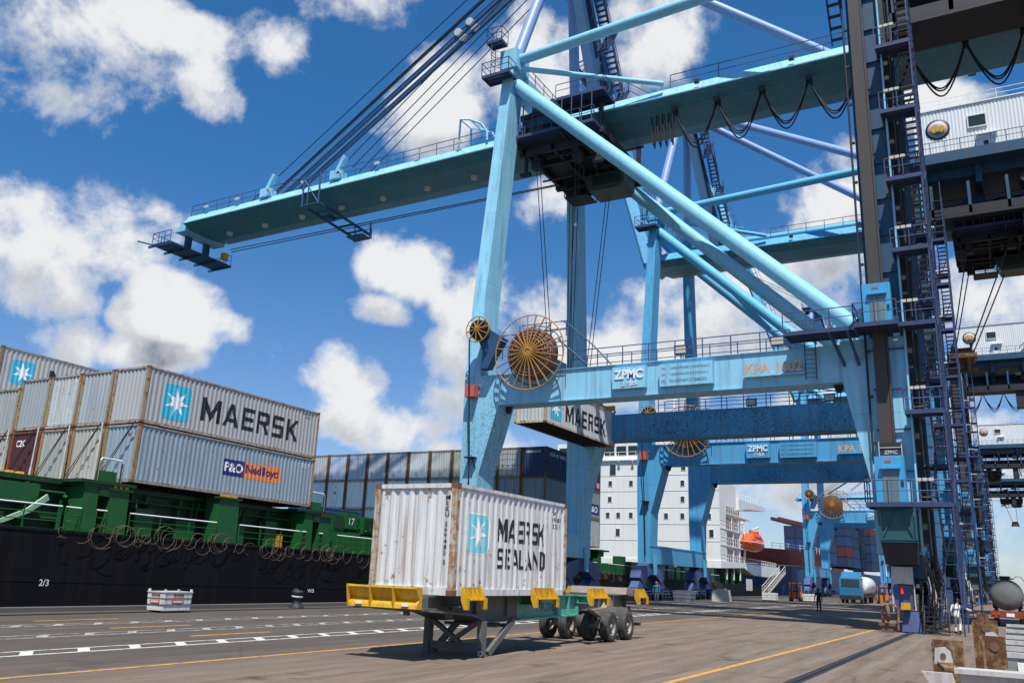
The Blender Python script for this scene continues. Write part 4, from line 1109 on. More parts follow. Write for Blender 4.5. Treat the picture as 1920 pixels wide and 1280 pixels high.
def cable_reel(parent, c, Rr, Rd, nsp, th, lod, hubr=.5, name='cable_reel', drum='reelcable'):
    cx, cy, cz = c
    mb = K(); mb.lathe((cx, cy, cz), (0, 1, 0), [(hubr, -th * .5), (hubr, th * .5)], 20); mb.lathe((cx, cy, cz), (0, 1, 0), [(hubr * .5, -th * .62), (0, -th * .66)], 16)
    o = mb.build(name, 'reel', parent)
    mb = K(); pr = [(hubr * .9, -th * .30)]
    k = 5
    for i in range(k): r0_ = Rd * (.5 + .5 * i / k); pr += [(r0_, -th * .30), (r0_ + Rd * .04, -th * .36), (r0_ + Rd * .07, -th * .36), (r0_ + Rd * .09, -th * .30)]
    pr += [(Rd, -th * .3), (Rd, th * .45), (hubr * .9, th * .45)]
    mb.lathe((cx, cy, cz), (0, 1, 0), pr, 40); mb.build('wound_cable', drum, o)
    if lod < 2 and Rr > 2:
        for q in (.56, .68, .80, .92):
            mb = K(); mb.torus((cx, cy - th * .36, cz), (0, 1, 0), Rd * q, .028, 40, 5); mb.build('cable_turn', 'silver', o)
    mb = K(); mb.torus((cx, cy - th * .42, cz), (0, 1, 0), Rr, .04, 48, 6); rim = mb.build('rim', 'reel', o)
    mb = K(); mb.torus((cx, cy + th * .48, cz), (0, 1, 0), Rr * .80, .035, 40, 6); mb.build('back_rim', 'navy', o)
    for i in range(nsp):
        a = 2 * math.pi * (i + .3) / nsp; d = Vector((math.cos(a), 0, math.sin(a)))
        mb = K(); p0 = Vector((cx, cy - th * .64, cz)) + d * hubr * .35; p1 = Vector((cx, cy - th * .42, cz)) + d * (Rr - .03)
        mb.bar(p0, p1, .05, .10, up=(0, 1, 0)); mb.build('spoke', 'reel', o)
    return o

def loop(mb, x0, x1, y, z, drop, r=.045, n=14):
    pts = []
    for i in range(n + 1):
        t = i / n; u = 2 * t - 1
        pts.append((x0 + (x1 - x0) * (t + .06 * math.sin(2 * math.pi * t) * (1 if drop > 1.5 else 0)), y, z - drop * (1 - abs(u) ** 2.4)))
    mb.path(pts, r, 5)

def bogie_corner(root, x, y, col, lod):
    """equaliser beam over two wheel bogies, all under one leg"""
    mb = K()
    mb.prism([(y - 3.3, 2.05), (y - 2.9, 2.9), (y - 1.0, 3.3), (y + 1.0, 3.3), (y + 2.9, 2.9), (y + 3.3, 2.05), (y + 2.4, 1.6), (y + .8, 2.35), (y - .8, 2.35), (y - 2.4, 1.6)], 'x', x - .5, x + .5)
    mb.build('equaliser_beam', col, root)
    for s in (-1, 1):
        yc = y + s * 2.5
        mb = K(); mb.prism([(yc - 1.55, .55), (yc - 1.55, 1.0), (yc - .5, 1.9), (yc + .5, 1.9), (yc + 1.55, 1.0), (yc + 1.55, .55)], 'x', x - .42, x + .42)
        b = mb.build('wheel_bogie', col, root)
        for q in (-1, 1):
            mb = K(); mb.lathe((x, yc + q * .95, .42), (1, 0, 0), [(0, -.12), (.36, -.12), (.39, -.10), (.39, .10), (.36, .12), (0, .12)], 20); mb.build('wheel', 'steel', b)
            if lod < 2:
                mb = K(); mb.tube((x + .43, yc + q * .95, .62), (x + .95, yc + q * .95, .62), .2, 12); mb.box(x + .5, x + .85, yc + q * .95 - .25, yc + q * .95 + .25, .86, 1.12); mb.build('drive_motor', 'steel', b)
        if lod < 2:
            mb = K(); mb.rail([(x + 1.05, yc - 1.4, .35), (x + 1.05, yc + 1.4, .35)], .55, .9, .035); mb.build('guard_rail', col, b)
    if lod < 2:
        mb = K(); mb.tube((x, y - 4.2, .85), (x, y - 3.9, .85), .22, 14); mb.box(x - .3, x + .3, y - 3.9, y - 3.3, .5, 1.2); mb.build('buffer', 'steel', root)

def spreader(loc, label, col='yellow', L=12.1, rusty=False):
    t = thing('spreader', label, 'spreader', loc, 'container spreaders hanging on ropes')
    m = col
    mb = MB()
    for x in (-.45, .45): mb.box(x - .12, x + .12, -L * .42, L * .42, 0.05, .5)
    mb.build('main_beam', m, t)
    for s in (-1, 1):
        mb = MB(); mb.box(-1.2, 1.2, s * L / 2 - .15, s * L / 2 + .15, .04, .42); mb.build('end_beam', m, t)
        for x in (-.45, .45):
            mb = MB(); mb.box(x - .08, x + .08, min(s * L * .4, s * (L / 2 - .16)), max(s * L * .4, s * (L / 2 - .16)), .12, .4); mb.build('telescopic_arm', m, t)
        for x in (-1.15, 1.15):
            mb = MB(); mb.prism([(x - .09, .03), (x + .09, .03), (x + .09, -.12), (x - .09, -.2)], 'y', s * L / 2 + .151, s * L / 2 + .2); mb.build('flipper', m, t)
    mb = MB(); mb.box(-1.0, 1.0, -1.9, 1.9, .5, .95); mb.box(-.7, .7, -1.2, 1.2, .95, 1.4); mb.build('headblock', m, t)
    for x in (-.75, .75):
        for y in (-1.5, 1.5):
            mb = MB(); mb.tube((x - .09, y, 1.25), (x + .09, y, 1.25), .38, 16); mb.prism([(y - .25, .95), (y + .25, .95), (y + .1, 1.3), (y - .1, 1.3)], 'x', x - .16, x - .1); mb.build('sheave', 'steel' if not rusty else 'castrust', t)
    return t

def sign_set(root, num, lod, colr):
    mb = K(); mb.box(-19.6, -17.5, -.06, .28, 12.86, 14.18); p = mb.build('maker_plate', colr, root)
    text_obj('ZPMC', (-19.45, -.062, 13.42), (1, 0, 0), (0, 0, 1), 1.8, .58, 'inkwhite', p, .05, off=CO)
    text_obj('上海振华', (-19.0, -.062, 12.98), (1, 0, 0), (0, 0, 1), 1.0, .30, 'inkwhite', p, .03, off=CO)
    mb = K(); mb.box(-16.62, -13.48, -.08, .28, 12.8, 14.12); p = mb.build('load_plate', colr, root)
    for i, s in enumerate(("SWL-    T UNDER SPREADER (CONCENTRICALLY)", "SWL-    T UNDER SPREADER (ECCENTRICALLY)", "SWL-    TON UNDER HEAVY LIFT BEAM HOOK")):
        text_obj(s, (-16.5, -.083, 13.72 - i * .37), (1, 0, 0), (0, 0, 1), 2.9 - .1 * i, .20, 'signink', p, off=CO)
    if num:
        mb = K(); mb.box(-11.75, -8.45, -.07, .28, 12.98, 13.05); mb.build('letter_ledge', colr, root)
        text_obj(num, (-11.65, .0, 13.12), (1, 0, 0), (0, 0, 1), 3.1, .62, 'beige', root, .09, off=CO)

LEVELS = [1.2, 6.0, 10.5, 15.0, 19.0, 23.0, 27.0, 31.0, 35.0]

def crane(Y, lod, label, num=None, boom=0.0, boom_len=39.0, trolley_x=-25.0, pal=('crane', 'crane_worn', 'tube'), hoist=None):
    P0, PW, PT = pal
    root = thing('quay_crane', label, 'crane', (CO[0], Y + CO[1], 0), 'ship-to-shore cranes along the quay')
    # ---- legs and portal
    for far in (0, 1):
        def yb(mb, a, b):
            (x0, x1, y0, y1, z0), (X0, X1, Y0, Y1, z1) = a, b
            p, q = sorted((fy(y0, far), fy(y1, far))), sorted((fy(Y0, far), fy(Y1, far)))
            mb.taper((x0, x1, p[0], p[1], z0), (X0, X1, q[0], q[1], z1))
        mb = K()
        yb(mb, (-30.05, -28.85, 0, 2, 5.0), (-30.12, -28.75, 0, 2, 8)); yb(mb, (-30.12, -28.75, 0, 2, 8), (-30.12, -27.5, 0, 2, 12.4)); yb(mb, (-30.12, -27.5, 0, 2, 12.4), (-30.12, -27.5, 0, 2, 14.4))
        mb.build('lower_leg', PW if far == 0 else P0, root)
        mb = K(); yb(mb, (-30.12, -28.95, 0.01, 1.99, 14.4), (-30.1, -29.15, .5, 2.45, 20)); yb(mb, (-30.1, -29.15, .5, 2.45, 20), (-29.7, -28.85, 2.5, 4.2, 38.8))
        o = mb.build('upper_leg', P0, root)
        for z in (18.0, 22.5, 27, 31.5):
            pass
        mb = K(); yb(mb, (-5.5, XL1 - .002, .12, 1.95, 3.6), (-5.5, XL1 - .002, .12, 1.95, 7.0)); yb(mb, (-5.5, XL1 - .002, .12, 1.95, 7.0), (-6.6, XL1 - .002, .12, 1.95, 12.45)); yb(mb, (-6.6, XL1 - .002, .12, 1.95, 12.45), (-6.6, XL1 - .002, .12, 1.95, 14.6))
        mb.build('lower_leg', P0, root)
        mb = K(); ybox(mb, XL0, XL1, .06, 2.0, 14.6, 38.6, far)
        o = mb.build('upper_leg', 'legface', root)
        mb = K()
        ybox(mb, XL1 - .05, XL1 + .03, -.22, .3, 3.7, 38.5, far); mb.build('leg_edge_flange', P0, root)
        for k in range(15):
            key = ('stiff', far)
            if key not in _cm:
                mb = K(); ybox(mb, XL0 + .02, XL1 - .06, -.06, .055, 7.6, 7.66, far); me = mb.mesh('leg_stiffener'); me.materials.append(MT['legface']); _cm[key] = me
            link('leg_stiffener', _cm[key], root, (0, 0, k * 2.1))
        mb = K(); ybox(mb, -27.5, -6.6, .3, 1.9, 12.45, 14.4, far)
        ybox(mb, -27.5, -6.6, .22, .3, 12.42, 12.5, far); ybox(mb, -27.5, -6.6, .2, 1.95, 14.4, 14.44, far)
        mb.build('portal_beam', P0 if far == 0 else ('crane2_worn' if lod < 2 else P0), root)
        for x in (-27.3, -6.9):
            mb = K(); mb.prism([(x - .28, 12.44), (x + .28, 12.44), (x + .12, 12.0), (x - .12, 12.0)], 'y', fy(1.0, far), fy(1.14, far)); mb.build('lifting_eye', 'steel', root)
        # railing on the portal beam
        mb = K(); yy = fy(.35, far); mb.rail([(-22.4, yy, 14.44), (-9.2, yy, 14.44)], 1.15, 1.7, .035); mb.rail([(-22.4, fy(1.85, far), 14.44), (-9.2, fy(1.85, far), 14.44)], 1.15, 1.7, .035)
        mb.build('portal_railing', 'violet', root)
        if lod < 2:
            for x in (-15.9, -10.3): floodlight(root, x, fy(.6, far), 14.44)
        # main diagonal, top tube
        ya = fy(3.2, far); ybt = fy(1.0, far)
        mb = K(); mb.tube((-28.9, ya, 37.6), (-6.0, ybt, 15.6), .52, 20); mb.build('diagonal_brace', PT, root)
        mb = K(); mb.prism([(-6.9, 14.6), (-5.2, 14.6), (-5.2, 16.6), (-6.2, 16.4)], 'y', ybt - .1, ybt + .1); mb.build('gusset_plate', P0, root)
        mb = K(); mb.tube((-28.9, ya, 39.75), (-4.3, fy(2.0, far), 40.2), .40, 16); mb.build('top_tube', PT, root)
        mb = K(); mb.tube((-28.9, ya, 39.1), (-18.3, fy(6.0, far), 36.5), .20, 10); mb.build('strut_tube', PT, root)
        mb = K(); mb.tube((-28.9, fy(3.2, far), 28.6 if far else 27.0), (-28.9, fy(3.2, far), 28.7 if far else 27.1), .02, 5)
        # sheave head on top of the leg
        mb = K(); ybox(mb, -30.0, -28.55, 2.4, 4.4, 38.8, 40.4, far); mb.build('leg_head', P0, root)
        # A-frame leg, back stay
        mb = K(); mb.tube((-29.2, fy(3.6, far), 40.4), (-27.7, fy(8.1, far), 54.5), .45, 16); mb.build('mast_leg', 'lilac', root)
        mb = K(); mb.tube((-27.4, fy(8.1, far), 54.4), (-4.6, fy(1.4, far), 39.2), .40, 14); mb.build('back_stay', 'lilac', root)
        mb = K(); ybox(mb, -26.0, -25.2, 7.2, 8.1, 52.0, 53.0, far)
        mb2 = K(); mb2.bar((-24.0, fy(7.3, far), 36.4), (-27.4, fy(8.2, far), 54.4), .75, .9); mb2.build('mast_column', 'navy', root)
        # platforms round the leg head
        x0, x1 = -30.9, -28.6; a, b = sorted((fy(1.3, far), fy(2.6, far)))
        if lod < 2 or far == 0:
            grating(root, x0, x1, a, b, 37.9, lod, 'abd' if not far else 'bcd', 'leg_platform'); grating(root, -30.8, -29.5, a + .3, b, 41.0, lod, 'abd', 'leg_platform')
            mb = K()
            for i in range(13): mb.tube((-30.35, (a + b) / 2 - .3, 38 + i * .26), (-30.35, (a + b) / 2 + .3, 38 + i * .26), .022, 5)
            for s in (-.3, .3): mb.tube((-30.35, (a + b) / 2 + s, 37.9), (-30.35, (a + b) / 2 + s, 42.3), .03, 5)
            for i in range(4): mb.torus((-30.0, (a + b) / 2, 39.0 + i * .85), (0, 0, 1), .42, .022, 14, 4)
            mb.build('caged_ladder', 'violet', root)
    # ---- sills, top cross beams
    mb = K(); mb.box(-30.06, -28.84, -.02, YF + .02, 3.35, 5.0); mb.box(-28.84, -28.80, -.02, YF + .02, 4.92, 5.04); mb.build('sill_beam', P0, root)
    for y in (1, YF - 1):
        mb = K(); mb.prism([(y - .35, 4.2), (y + .35, 4.2), (y + .18, 2.35), (y - .18, 2.35)], 'x', -28.795, -28.6); mb.build('pin_plate', PT, root)
    mb = K(); mb.box(XL0 + .1, XL1 - .06, .3, YF - .3, 2.5, 3.6); mb.build('sill_beam', 'navy', root)
    mb = K(); mb.box(-29.7, -28.75, 4.25, YF - 4.25, 37.2, 38.9); mb.build('cross_beam', P0, root)
    mb = K(); mb.rail([(-28.8, 4.4, 38.9), (-28.8, YF - 4.4, 38.9)], 1.1, 1.5, .035); mb.rail([(-29.6, 4.4, 38.9), (-29.6, YF - 4.4, 38.9)], 1.1, 1.5, .035)
    mb.build('cross_beam_railing', 'violet', root)
    mb = K(); mb.box(-5.0, -3.6, 2.0, YF - 2.0, 36.6, 38.4); mb.build('cross_beam', P0, root)
    mb = K(); mb.box(-28.6, -26.4, 7.6, 10.2, 53.6, 55.4); mb.build('mast_head', 'navy', root)
    if lod < 2:
        grating(root, -29.6, -25.6, 6.6, 11.2, 53.4, lod, 'abcd', 'mast_platform')
    for x, y in ((XW, 1.0), (XW, YF - 1.0), (-4.2, 3.5), (-4.2, YF - 3.5)): bogie_corner(root, x, y, 'bogie' if x < -10 else 'steel', lod)
    # ---- girder and boom: box with leaning lower webs, lit upper web
    prof_ = [(6.0, 35.45), (6.55, 36.35), (11.25, 36.35), (11.8, 35.45), (10.0, 35.0), (7.0, 35.0)]
    mb = K(); mb.prism(prof_, 'x', -30.4, 24.0)
    mb.box(-30.4, 24, 5.86, 5.998, 35.38, 35.46); mb.box(-30.4, 24, 11.802, 11.94, 35.38, 35.46)
    gd = mb.build('girder', P0 if lod == 0 else pal[0], root)
    mb = K(); mb.prism([(5.995, 35.375), (6.99, 34.985), (10.01, 34.985), (11.805, 35.375), (11.8, 35.335), (10.0, 34.945), (7.0, 34.945), (6.0, 35.335)], 'x', -30.3, 23.9); mb.build('soffit_shade_plate', 'soffit', gd)  # added skin that carries the painted underside shade and grease
    mb = K(); mb.rail([(-18.0, 6.65, 36.35), (14, 6.65, 36.35)], 1.15, 1.75, .035 if lod < 2 else .05); mb.rail([(-18, 11.15, 36.35), (14, 11.15, 36.35)], 1.15, 1.75, .035)
    mb.build('girder_railing', 'violet', root)
    for x in (-16.0, -9.5):
        mb = K(); mb.box(x, x + .35, 5.82, 5.995, 35.85, 36.15); mb.tube((x + .17, 5.7, 35.95), (x + .17, 5.81, 35.95), .09, 8); mb.build('rope_guide', 'steel', root)
    # boom as its own part, turned about the hinge
    bp = bpy.data.objects.new('boom', None)
    hinge = Vector((-30.6, 8.9, 35.6)) - Vector(CO)
    BOFF = (-30.6, 8.9, 36.4)
    xt = -30.6 - boom_len
    mb = MB(BOFF); mb.prism(prof_, 'x', xt + 1.6, -30.65)
    mb.taper((xt, xt + 1.6, 6.4, 11.4, 34.9), (xt + .9, xt + 1.6, 6.4, 11.4, 36.0))
    mb.box(xt + 1.6, -30.65, 5.86, 5.998, 35.38, 35.46); mb.box(xt + 1.6, -30.65, 11.802, 11.94, 35.38, 35.46)
    boomo = mb.build('boom', P0, root, hinge)
    mb = MB(BOFF); mb.prism([(5.995, 35.375), (6.99, 34.985), (10.01, 34.985), (11.805, 35.375), (11.8, 35.335), (10.0, 34.945), (7.0, 34.945), (6.0, 35.335)], 'x', xt + 1.7, -30.7); mb.build('soffit_shade_plate', 'soffit', boomo)  # same shade-darkened skin added below the boom
    boomo.rotation_euler = (0, boom if boom else -.012, 0)
    bpy.data.objects.remove(bp)
    def BM(): return MB(BOFF)
    mb = BM(); mb.rail([(xt + 1.8, 6.65, 36.35), (-31.5, 6.65, 36.35)], 1.15, 1.75, .035 if lod < 2 else .05); mb.rail([(xt + 1.8, 11.15, 36.35), (-31.5, 11.15, 36.35)], 1.15, 1.75, .035); mb.build('boom_railing', 'violet', boomo)
    for i in range(7):
        x = xt + 5 + i * (boom_len - 8) / 6.5; mb = BM(); mb.tube((x, 8.9, 35.0), (x, 8.9, 34.68), .34, 14, .24); mb.build('floodlight', 'lamp', boomo)
    if lod < 2:
        for i in range(8):
            x = xt + 4 + i * 4.2; mb = BM(); mb.box(x, x + .5, 6.2, 6.35, 36.75, 36.95); mb.build('walkway_lamp', 'lamp', boomo)
        for x in (xt + 11.5, xt + 20.0):
            mb = BM(); mb.box(x, x + 1.1, 6.2, 7.2, 36.36, 37.2); mb.bar((x + .5, 6.7, 37.2), (x + 1.3, 6.7, 38.6), .5, .35); mb.build('stay_lug', P0, boomo)
        # arched davit on the boom
        mb = BM(); xa = -34.0
        for yy in (6.3, 8.0):
            mb.path([(xa - 2.0, yy, 36.36), (xa - 1.9, yy, 38.9), (xa - 1.0, yy, 38.7), (xa + .2, yy, 38.0), (xa + .7, yy, 37.2), (xa + .75, yy, 36.36)], .10, 6)
        for p_ in ((xa - 1.9, 38.9), (xa - 1.0, 38.7), (xa + .2, 38.0)): mb.tube((p_[0], 6.3, p_[1]), (p_[0], 8, p_[1]), .06, 6)
        mb.build('davit_frame', P0, boomo)
        # hanging service frame in mid boom
        xm = xt + 17.6
        mb = BM()
        for x in (xm, xm + 1.9):
            mb.tube((x, 5.6, 36.9), (x, 5.6, 33.9), .09, 6); mb.bar((x, 5.6, 34.1), (x, 13.0, 33.7), .14, .22); mb.tube((x, 13.0, 35.0), (x, 13.0, 33.3), .08, 6)
        for z in (36.6, 35.2, 34.0): mb.tube((xm, 5.6, z), (xm + 1.9, 5.6, z), .06, 6)
        mb.tube((xm, 5.6, 36.6), (xm + 1.9, 5.6, 34.0), .06, 6); mb.tube((xm + .6, 5.6, 36.8), (xm + .6, 5.6, 34.0), .06, 6)
        for y in (7.2, 8.8, 10.4, 11.8): mb.bar((xm, y, 34.05 - (y - 5.6) * .054), (xm + 1.9, y, 34.05 - (y - 5.6) * .054), .1, .14)
        mb.box(xm, xm + 1.9, 11.8, 13.2, 33.35, 33.43); mb.rail([(xm, 13.2, 33.4), (xm + 1.9, 13.2, 33.4)], 1.0, .8, .045); mb.box(xm + .4, xm + 1.2, 8.0, 8.8, 33.6, 34.0)
        mb.build('service_frame', 'navy', boomo)
        # end platform
        mb = BM(); mb.box(xt - 1.6, xt + 1.0, 5.2, 13.0, 33.35, 33.5)
        for y in (5.3, 7.2, 9.1, 11.0, 12.9): mb.bar((xt - 2.2, y, 33.3), (xt + 1.2, y, 33.3), .12, .22)
        mb.box(xt + .2, xt + .5, 7.5, 8.2, 33.5, 35); mb.box(xt + .2, xt + .5, 9.8, 10.5, 33.5, 35)
        mb.rail([(xt + 1.0, 5.2, 33.5), (xt - 1.6, 5.2, 33.5), (xt - 1.6, 13.0, 33.5), (xt + 1.0, 13.0, 33.5)], 1.1, 1.0, .04); mb.bar((xt - 1.6, 5.4, 33.45), (xt - 3.6, 5.0, 34.1), .1, .14)
        mb.build('end_platform', 'navy', boomo)
        mb = BM(); mb.box(xt + 1.2, xt + 1.7, 11.4, 12.0, 33.6, 34.3); mb.build('buffer', 'yellow', boomo)
    if boom == 0:
        # forestays and boom hoist ropes to the mast head
        for y in (8.45, 9.35):
            mb = K(); mb.bar((xt + 12.2, y, 36.2), (-28.0, y, 54.2), .26, .42); mb.build('forestay', 'navy', root)
            for f in (.66, .70):
                q = Vector((xt + 12.2, y - .28, 36.25)).lerp(Vector((-28.0, y - .28, 54.25)), f); mb = K(); mb.tube(q - Vector((0, .12, 0)), q + Vector((0, .12, 0)), .36, 14); mb.build('stay_joint', 'palegrey', root)
        k = 0
        for y, dx, dz in ((8.0, -.4, .5), (8.3, -1.2, .9), (8.8, -1.9, 1.5), (9.2, -2.4, 1.9), (8.1, -3.1, 2.3), (9.5, -3.6, 2.7), (8.6, .5, -.5)):
            mb = K(); mb.tube((xt + 11.6 + dx, y, 36.2), (-28.4, y, 54.4 + dz), .045, 5); mb.build('hoist_rope', 'rope', root); k += 1
        for y in (7.4, 8.4, 9.4, 10.4):
            mb = K(); mb.tube((xt + 20.6, y, 37.4), (-28.4, y, 52.8), .045, 5); mb.build('hoist_rope', 'rope', root)
        for y, z in ((12.3, 33.7), (12.5, 33.5)):
            mb = K(); mb.tube((xt + 1.5, y, z), (trolley_x - 3, y, 33.6), .05, 5); mb.build('trolley_rope', 'rope', root)
    else:
        for y in (7.5, 10.2):
            c, s_ = math.cos(boom), math.sin(boom); q = Vector((-30.6 - 26 * c, y, 35.6 + 26 * s_ + 1))
            mb = K(); mb.tube(q, (-28.0, y, 54.6), .06, 5); mb.build('hoist_rope', 'rope', root)
    # stair beside the mast column
    if lod < 2:
        za, zb_, n = 36.4, 53.2, 6
        for i in range(n):
            z0 = za + (zb_ - za) * i / n; z1 = za + (zb_ - za) * (i + 1) / n
            xo = -22.9 - 3.1 * (i / n); s = 1 if i % 2 == 0 else -1
            stair_flight(root, xo - .4, xo + .4, 8.9 - s * 1.0, z0, 8.9 + s * 1.0, z1, 1, 'mast_stair')
        for s in (-.62, .62):
            mb = K(); mb.bar((-22.9 + s, 8.9, 36.4), (-26.0 + s, 8.9, 53.2), .14, .14); mb.build('stair_rail_post', 'steel', root)
    # ---- machinery house on the back of the girder
    mb = K(); mb.box(-3.6, 21, 1.6, 16.2, 39.2, 40.2)
    for x in (-3.4, 1.0, 5.5, 10, 15): mb.box(x, x + .5, 3.0, 15.8, 37.4, 39.2)
    for y in (3.4, 14.9): mb.box(-3.4, 21, y, y + .5, 38.3, 39.19)
    mb.build('house_deck', 'legface', root)
    mb = K(); mb.box(-3.0, 24, 2.2, 5.4, 34.0, 34.25); mb.box(-3.0, 24, 2.2, 2.3, 34.26, 35.0); mb.box(-3.0, 24, 5.3, 5.4, 34.26, 36.4); mb.build('rear_gallery', 'steel', root)
    for k in range(9):
        mb = K(); x = -2.8 + k * 3.0; mb.box(x, x + .25, 2.2, 5.3, 34.26, 37.3); mb.box(x + .5, x + 2.6, 5.2, 5.29, 34.5, 35.9); mb.build('gallery_frame', 'legface', root)
    for x in (4.2, 12.0):
        mb = K(); mb.box(x, x + 1.3, 2.6, 4.6, 31.2, 33.99); w_ = mb.build('winch_tower', 'steel', root)
        mb = K(); mb.tube((x + .65, 2.5, 37.0), (x + .65, 4.6, 37.0), .5, 14); mb.build('winch_drum', 'steel', w_)
    mb = K(); us = [-3.7 + i * .15 for i in range(int(23.0 / .15))]; vs_ = []
    for i, u in enumerate(us):
        d = 0 if (i // 1) % 2 == 0 else .05
        vs_ += [(u, 4.6 + d, 40.3), (u, 4.6 + d, 46.0)]
    mb.add(vs_, [(2 * i, 2 * i + 2, 2 * i + 3, 2 * i + 1) for i in range(len(us) - 1)])
    mb.box(-3.7, us[-1], 4.66, 14.2, 40.3, 46.0); mb.box(-3.8, us[-1] + .1, 4.5, 14.3, 46.01, 46.12)
    hs = mb.build('machinery_house', 'house', root)
    mb = K(); mb.box(.9, 2.3, 4.52, 4.59, 43.6, 44.7); mb.build('window', 'glass', hs)
    mb = K()
    for a in ((.8, .9, 43.5, 44.8), (2.3, 2.4, 43.5, 44.8), (.9, 2.3, 44.7, 44.8), (.9, 2.3, 43.5, 43.6)): mb.box(a[0], a[1], 4.47, 4.585, a[2], a[3])
    mb.build('window_frame', 'house', hs)
    mb = K(); mb.box(1.6, 2.7, 4.52, 4.59, 40.35, 42.4); mb.box(1.4, 3.1, 4.1, 4.59, 42.5, 42.62); mb.build('door', 'house', hs)
    mb = K(); mb.box(1.95, 2.35, 4.49, 4.518, 41.5, 42.0); mb.build('door_window', 'glass', hs)
    for rr, mm, dd in ((1.05, 'hullblue', .02), (.86, 'beige', .032), (.60, 'doorgrey', .044)):
        mb = K(); mb.lathe((-1.7, 4.6, 44.0), (0, -1, 0), [(0, dd), (rr, dd), (rr, 0)], 32); mb.build('round_crest', mm, hs)
    mb = K(); mb.prism([(-2.1, 43.7), (-1.9, 43.7), (-1.85, 44.3), (-2.1, 44.4), (-2.3, 44.1)], 'y', 4.54, 4.553); mb.prism([(-1.5, 43.7), (-1.3, 43.7), (-1.1, 44.1), (-1.3, 44.4), (-1.55, 44.3)], 'y', 4.54, 4.553); mb.prism([(-1.8, 43.8), (-1.6, 43.8), (-1.55, 44.25), (-1.7, 44.4), (-1.85, 44.25)], 'y', 4.54, 4.553)
    mb.build('crest_figures', 'yellow', hs)
    mb = K(); mb.rail([(-3.7, 4.7, 46.12), (20, 4.7, 46.12)], 1.0, 2.4, .03); mb.build('roof_railing', 'white', hs)
    mb = K(); mb.rail([(-3.6, 1.65, 40.2), (8.5, 1.65, 40.2)], 1.1, 1.2, .035); mb.build('deck_railing', 'violet', root)
    if lod < 2:
        grating(root, 7.5, 12.5, 2.6, 4.4, 42.4, lod, 'a', 'house_platform')
        mb = K()
        for x in (5.4,):
            for i in range(9): mb.box(x + i * .25, x + i * .25 + .24, 2.7, 3.2, 40.3 + i * .25, 40.34 + i * .25)
            for yy in (2.7, 3.2): mb.bar((x, yy, 40.2), (x + 2.3, yy, 42.5), .05, .2); mb.tube((x, yy, 41.2), (x + 2.3, yy, 43.5), .035, 5)
        mb.build('house_stair', 'violet', root)
    # ---- festoon cables below the girder
    fx = [trolley_x + 6.5 + .45 * i for i in range(5)]
    for i in range(4):
        mb = K(); loop(mb, fx[i], fx[i + 1], 6.6, 34.5, 2.4, .05); loop(mb, fx[i] + .1, fx[i + 1] - .05, 6.75, 34.5, 2.6, .04); mb.build('festoon_cable', 'rubberblk', root)
    fx = fx[-1:]
    while fx[-1] < 19: fx.append(fx[-1] + 3.1)
    for i in range(len(fx) - 1):
        for q, dr in ((0, 3.0), (1, 3.3), (2, 2.7)):
            if lod == 2 and q: continue
            mb = K(); loop(mb, fx[i], fx[i + 1], 6.5 + .12 * q, 34.6, dr, .055 if lod < 2 else .09); mb.build('festoon_cable', 'rubberblk', root)
        mb = K(); mb.box(fx[i] - .18, fx[i] + .18, 6.35, 7.0, 34.4, 34.75); mb.build('festoon_carrier', 'steel', root)
    # ---- trolley with operator cabin
    tx = trolley_x
    mb = K(); mb.box(tx - 3.4, tx + 3.6, 4.6, 13.2, 33.0, 33.5)
    for y in (4.7, 6.7, 10.9, 12.9): mb.box(tx - 3.3, tx + 3.5, y, y + .25, 32.4, 33.0)
    for x in (-3.0, -.6, 1.8, 3.2): mb.box(tx + x, tx + x + .25, 4.7, 13.1, 32.5, 32.95)
    for y in (4.9, 12.5):
        for x in (-3.2, 0, 3.1): mb.box(tx + x, tx + x + .3, y, y + .3, 33.5, 35.6)
        mb.box(tx - 3.4, tx + 3.6, y - .1, y + .4, 35.6, 36.0)
    tro = mb.build('trolley', 'steel', root)
    mb = K()
    for x in (-2.2, 1.2):
        for y in (5.6, 11.6):
            mb = K(); mb.tube((tx + x - .2, y, 32.7), (tx + x + .2, y, 32.7), .55, 16); mb.box(tx + x - .35, tx + x + .35, y - .3, y + .3, 31.6, 32.4); mb.build('rope_sheave', 'steel', tro)
    for x in (-1.5, .3, 2.2):
        mb = K(); mb.box(tx + x, tx + x + .9, 5.0, 6.4, 33.5, 34.6); mb.build('drive_box', 'legface', tro)
    mb = K(); mb.prism([(tx - 3.4, 34.9), (tx - 2.2, 36.6), (tx - .6, 36.9), (tx - .6, 34.9)], 'y', 4.9, 6.2); mb.build('weather_hood', 'legface', tro)
    mb = K(); rr = random.Random(9)
    for k in range(34):
        x0 = tx + rr.uniform(-3.2, 3.4); y0 = rr.uniform(4.8, 12.8); ax = rr.choice([(1, 0, 0), (0, 1, 0), (0, 0, 1)]); L_ = rr.uniform(.8, 2.6)
        p0 = Vector((x0, y0, rr.uniform(31.9, 33.9))); p1 = p0 + Vector(ax) * L_ * (1 if p0.x < tx else -1)
        if p1.z < 30.5 or p1.y > 13.4: continue
        mb.bar(p0, p1, rr.uniform(.06, .2), rr.uniform(.06, .2))
    g_ = mb.build('trolley_pipework', 'steel', tro); g_['kind'] = 'stuff'
    for x in (-3.0, 2.9):
        mb = K(); mb.box(tx + x, tx + x + .22, 5.0, 5.2, 31.2, 32.4); mb.box(tx + x - .3, tx + x + .5, 4.9, 5.3, 30.95, 31.2); mb.build('hanging_post', 'steel', tro)
    grating(root, tx - 3.3, tx + 3.4, 3.4, 4.6, 33.5, lod, 'ab', 'trolley_gallery'); grating(root, tx + .2, tx + 4.0, 3.6, 5.9, 36.0, lod, 'ab', 'trolley_gallery')
    mb = K()
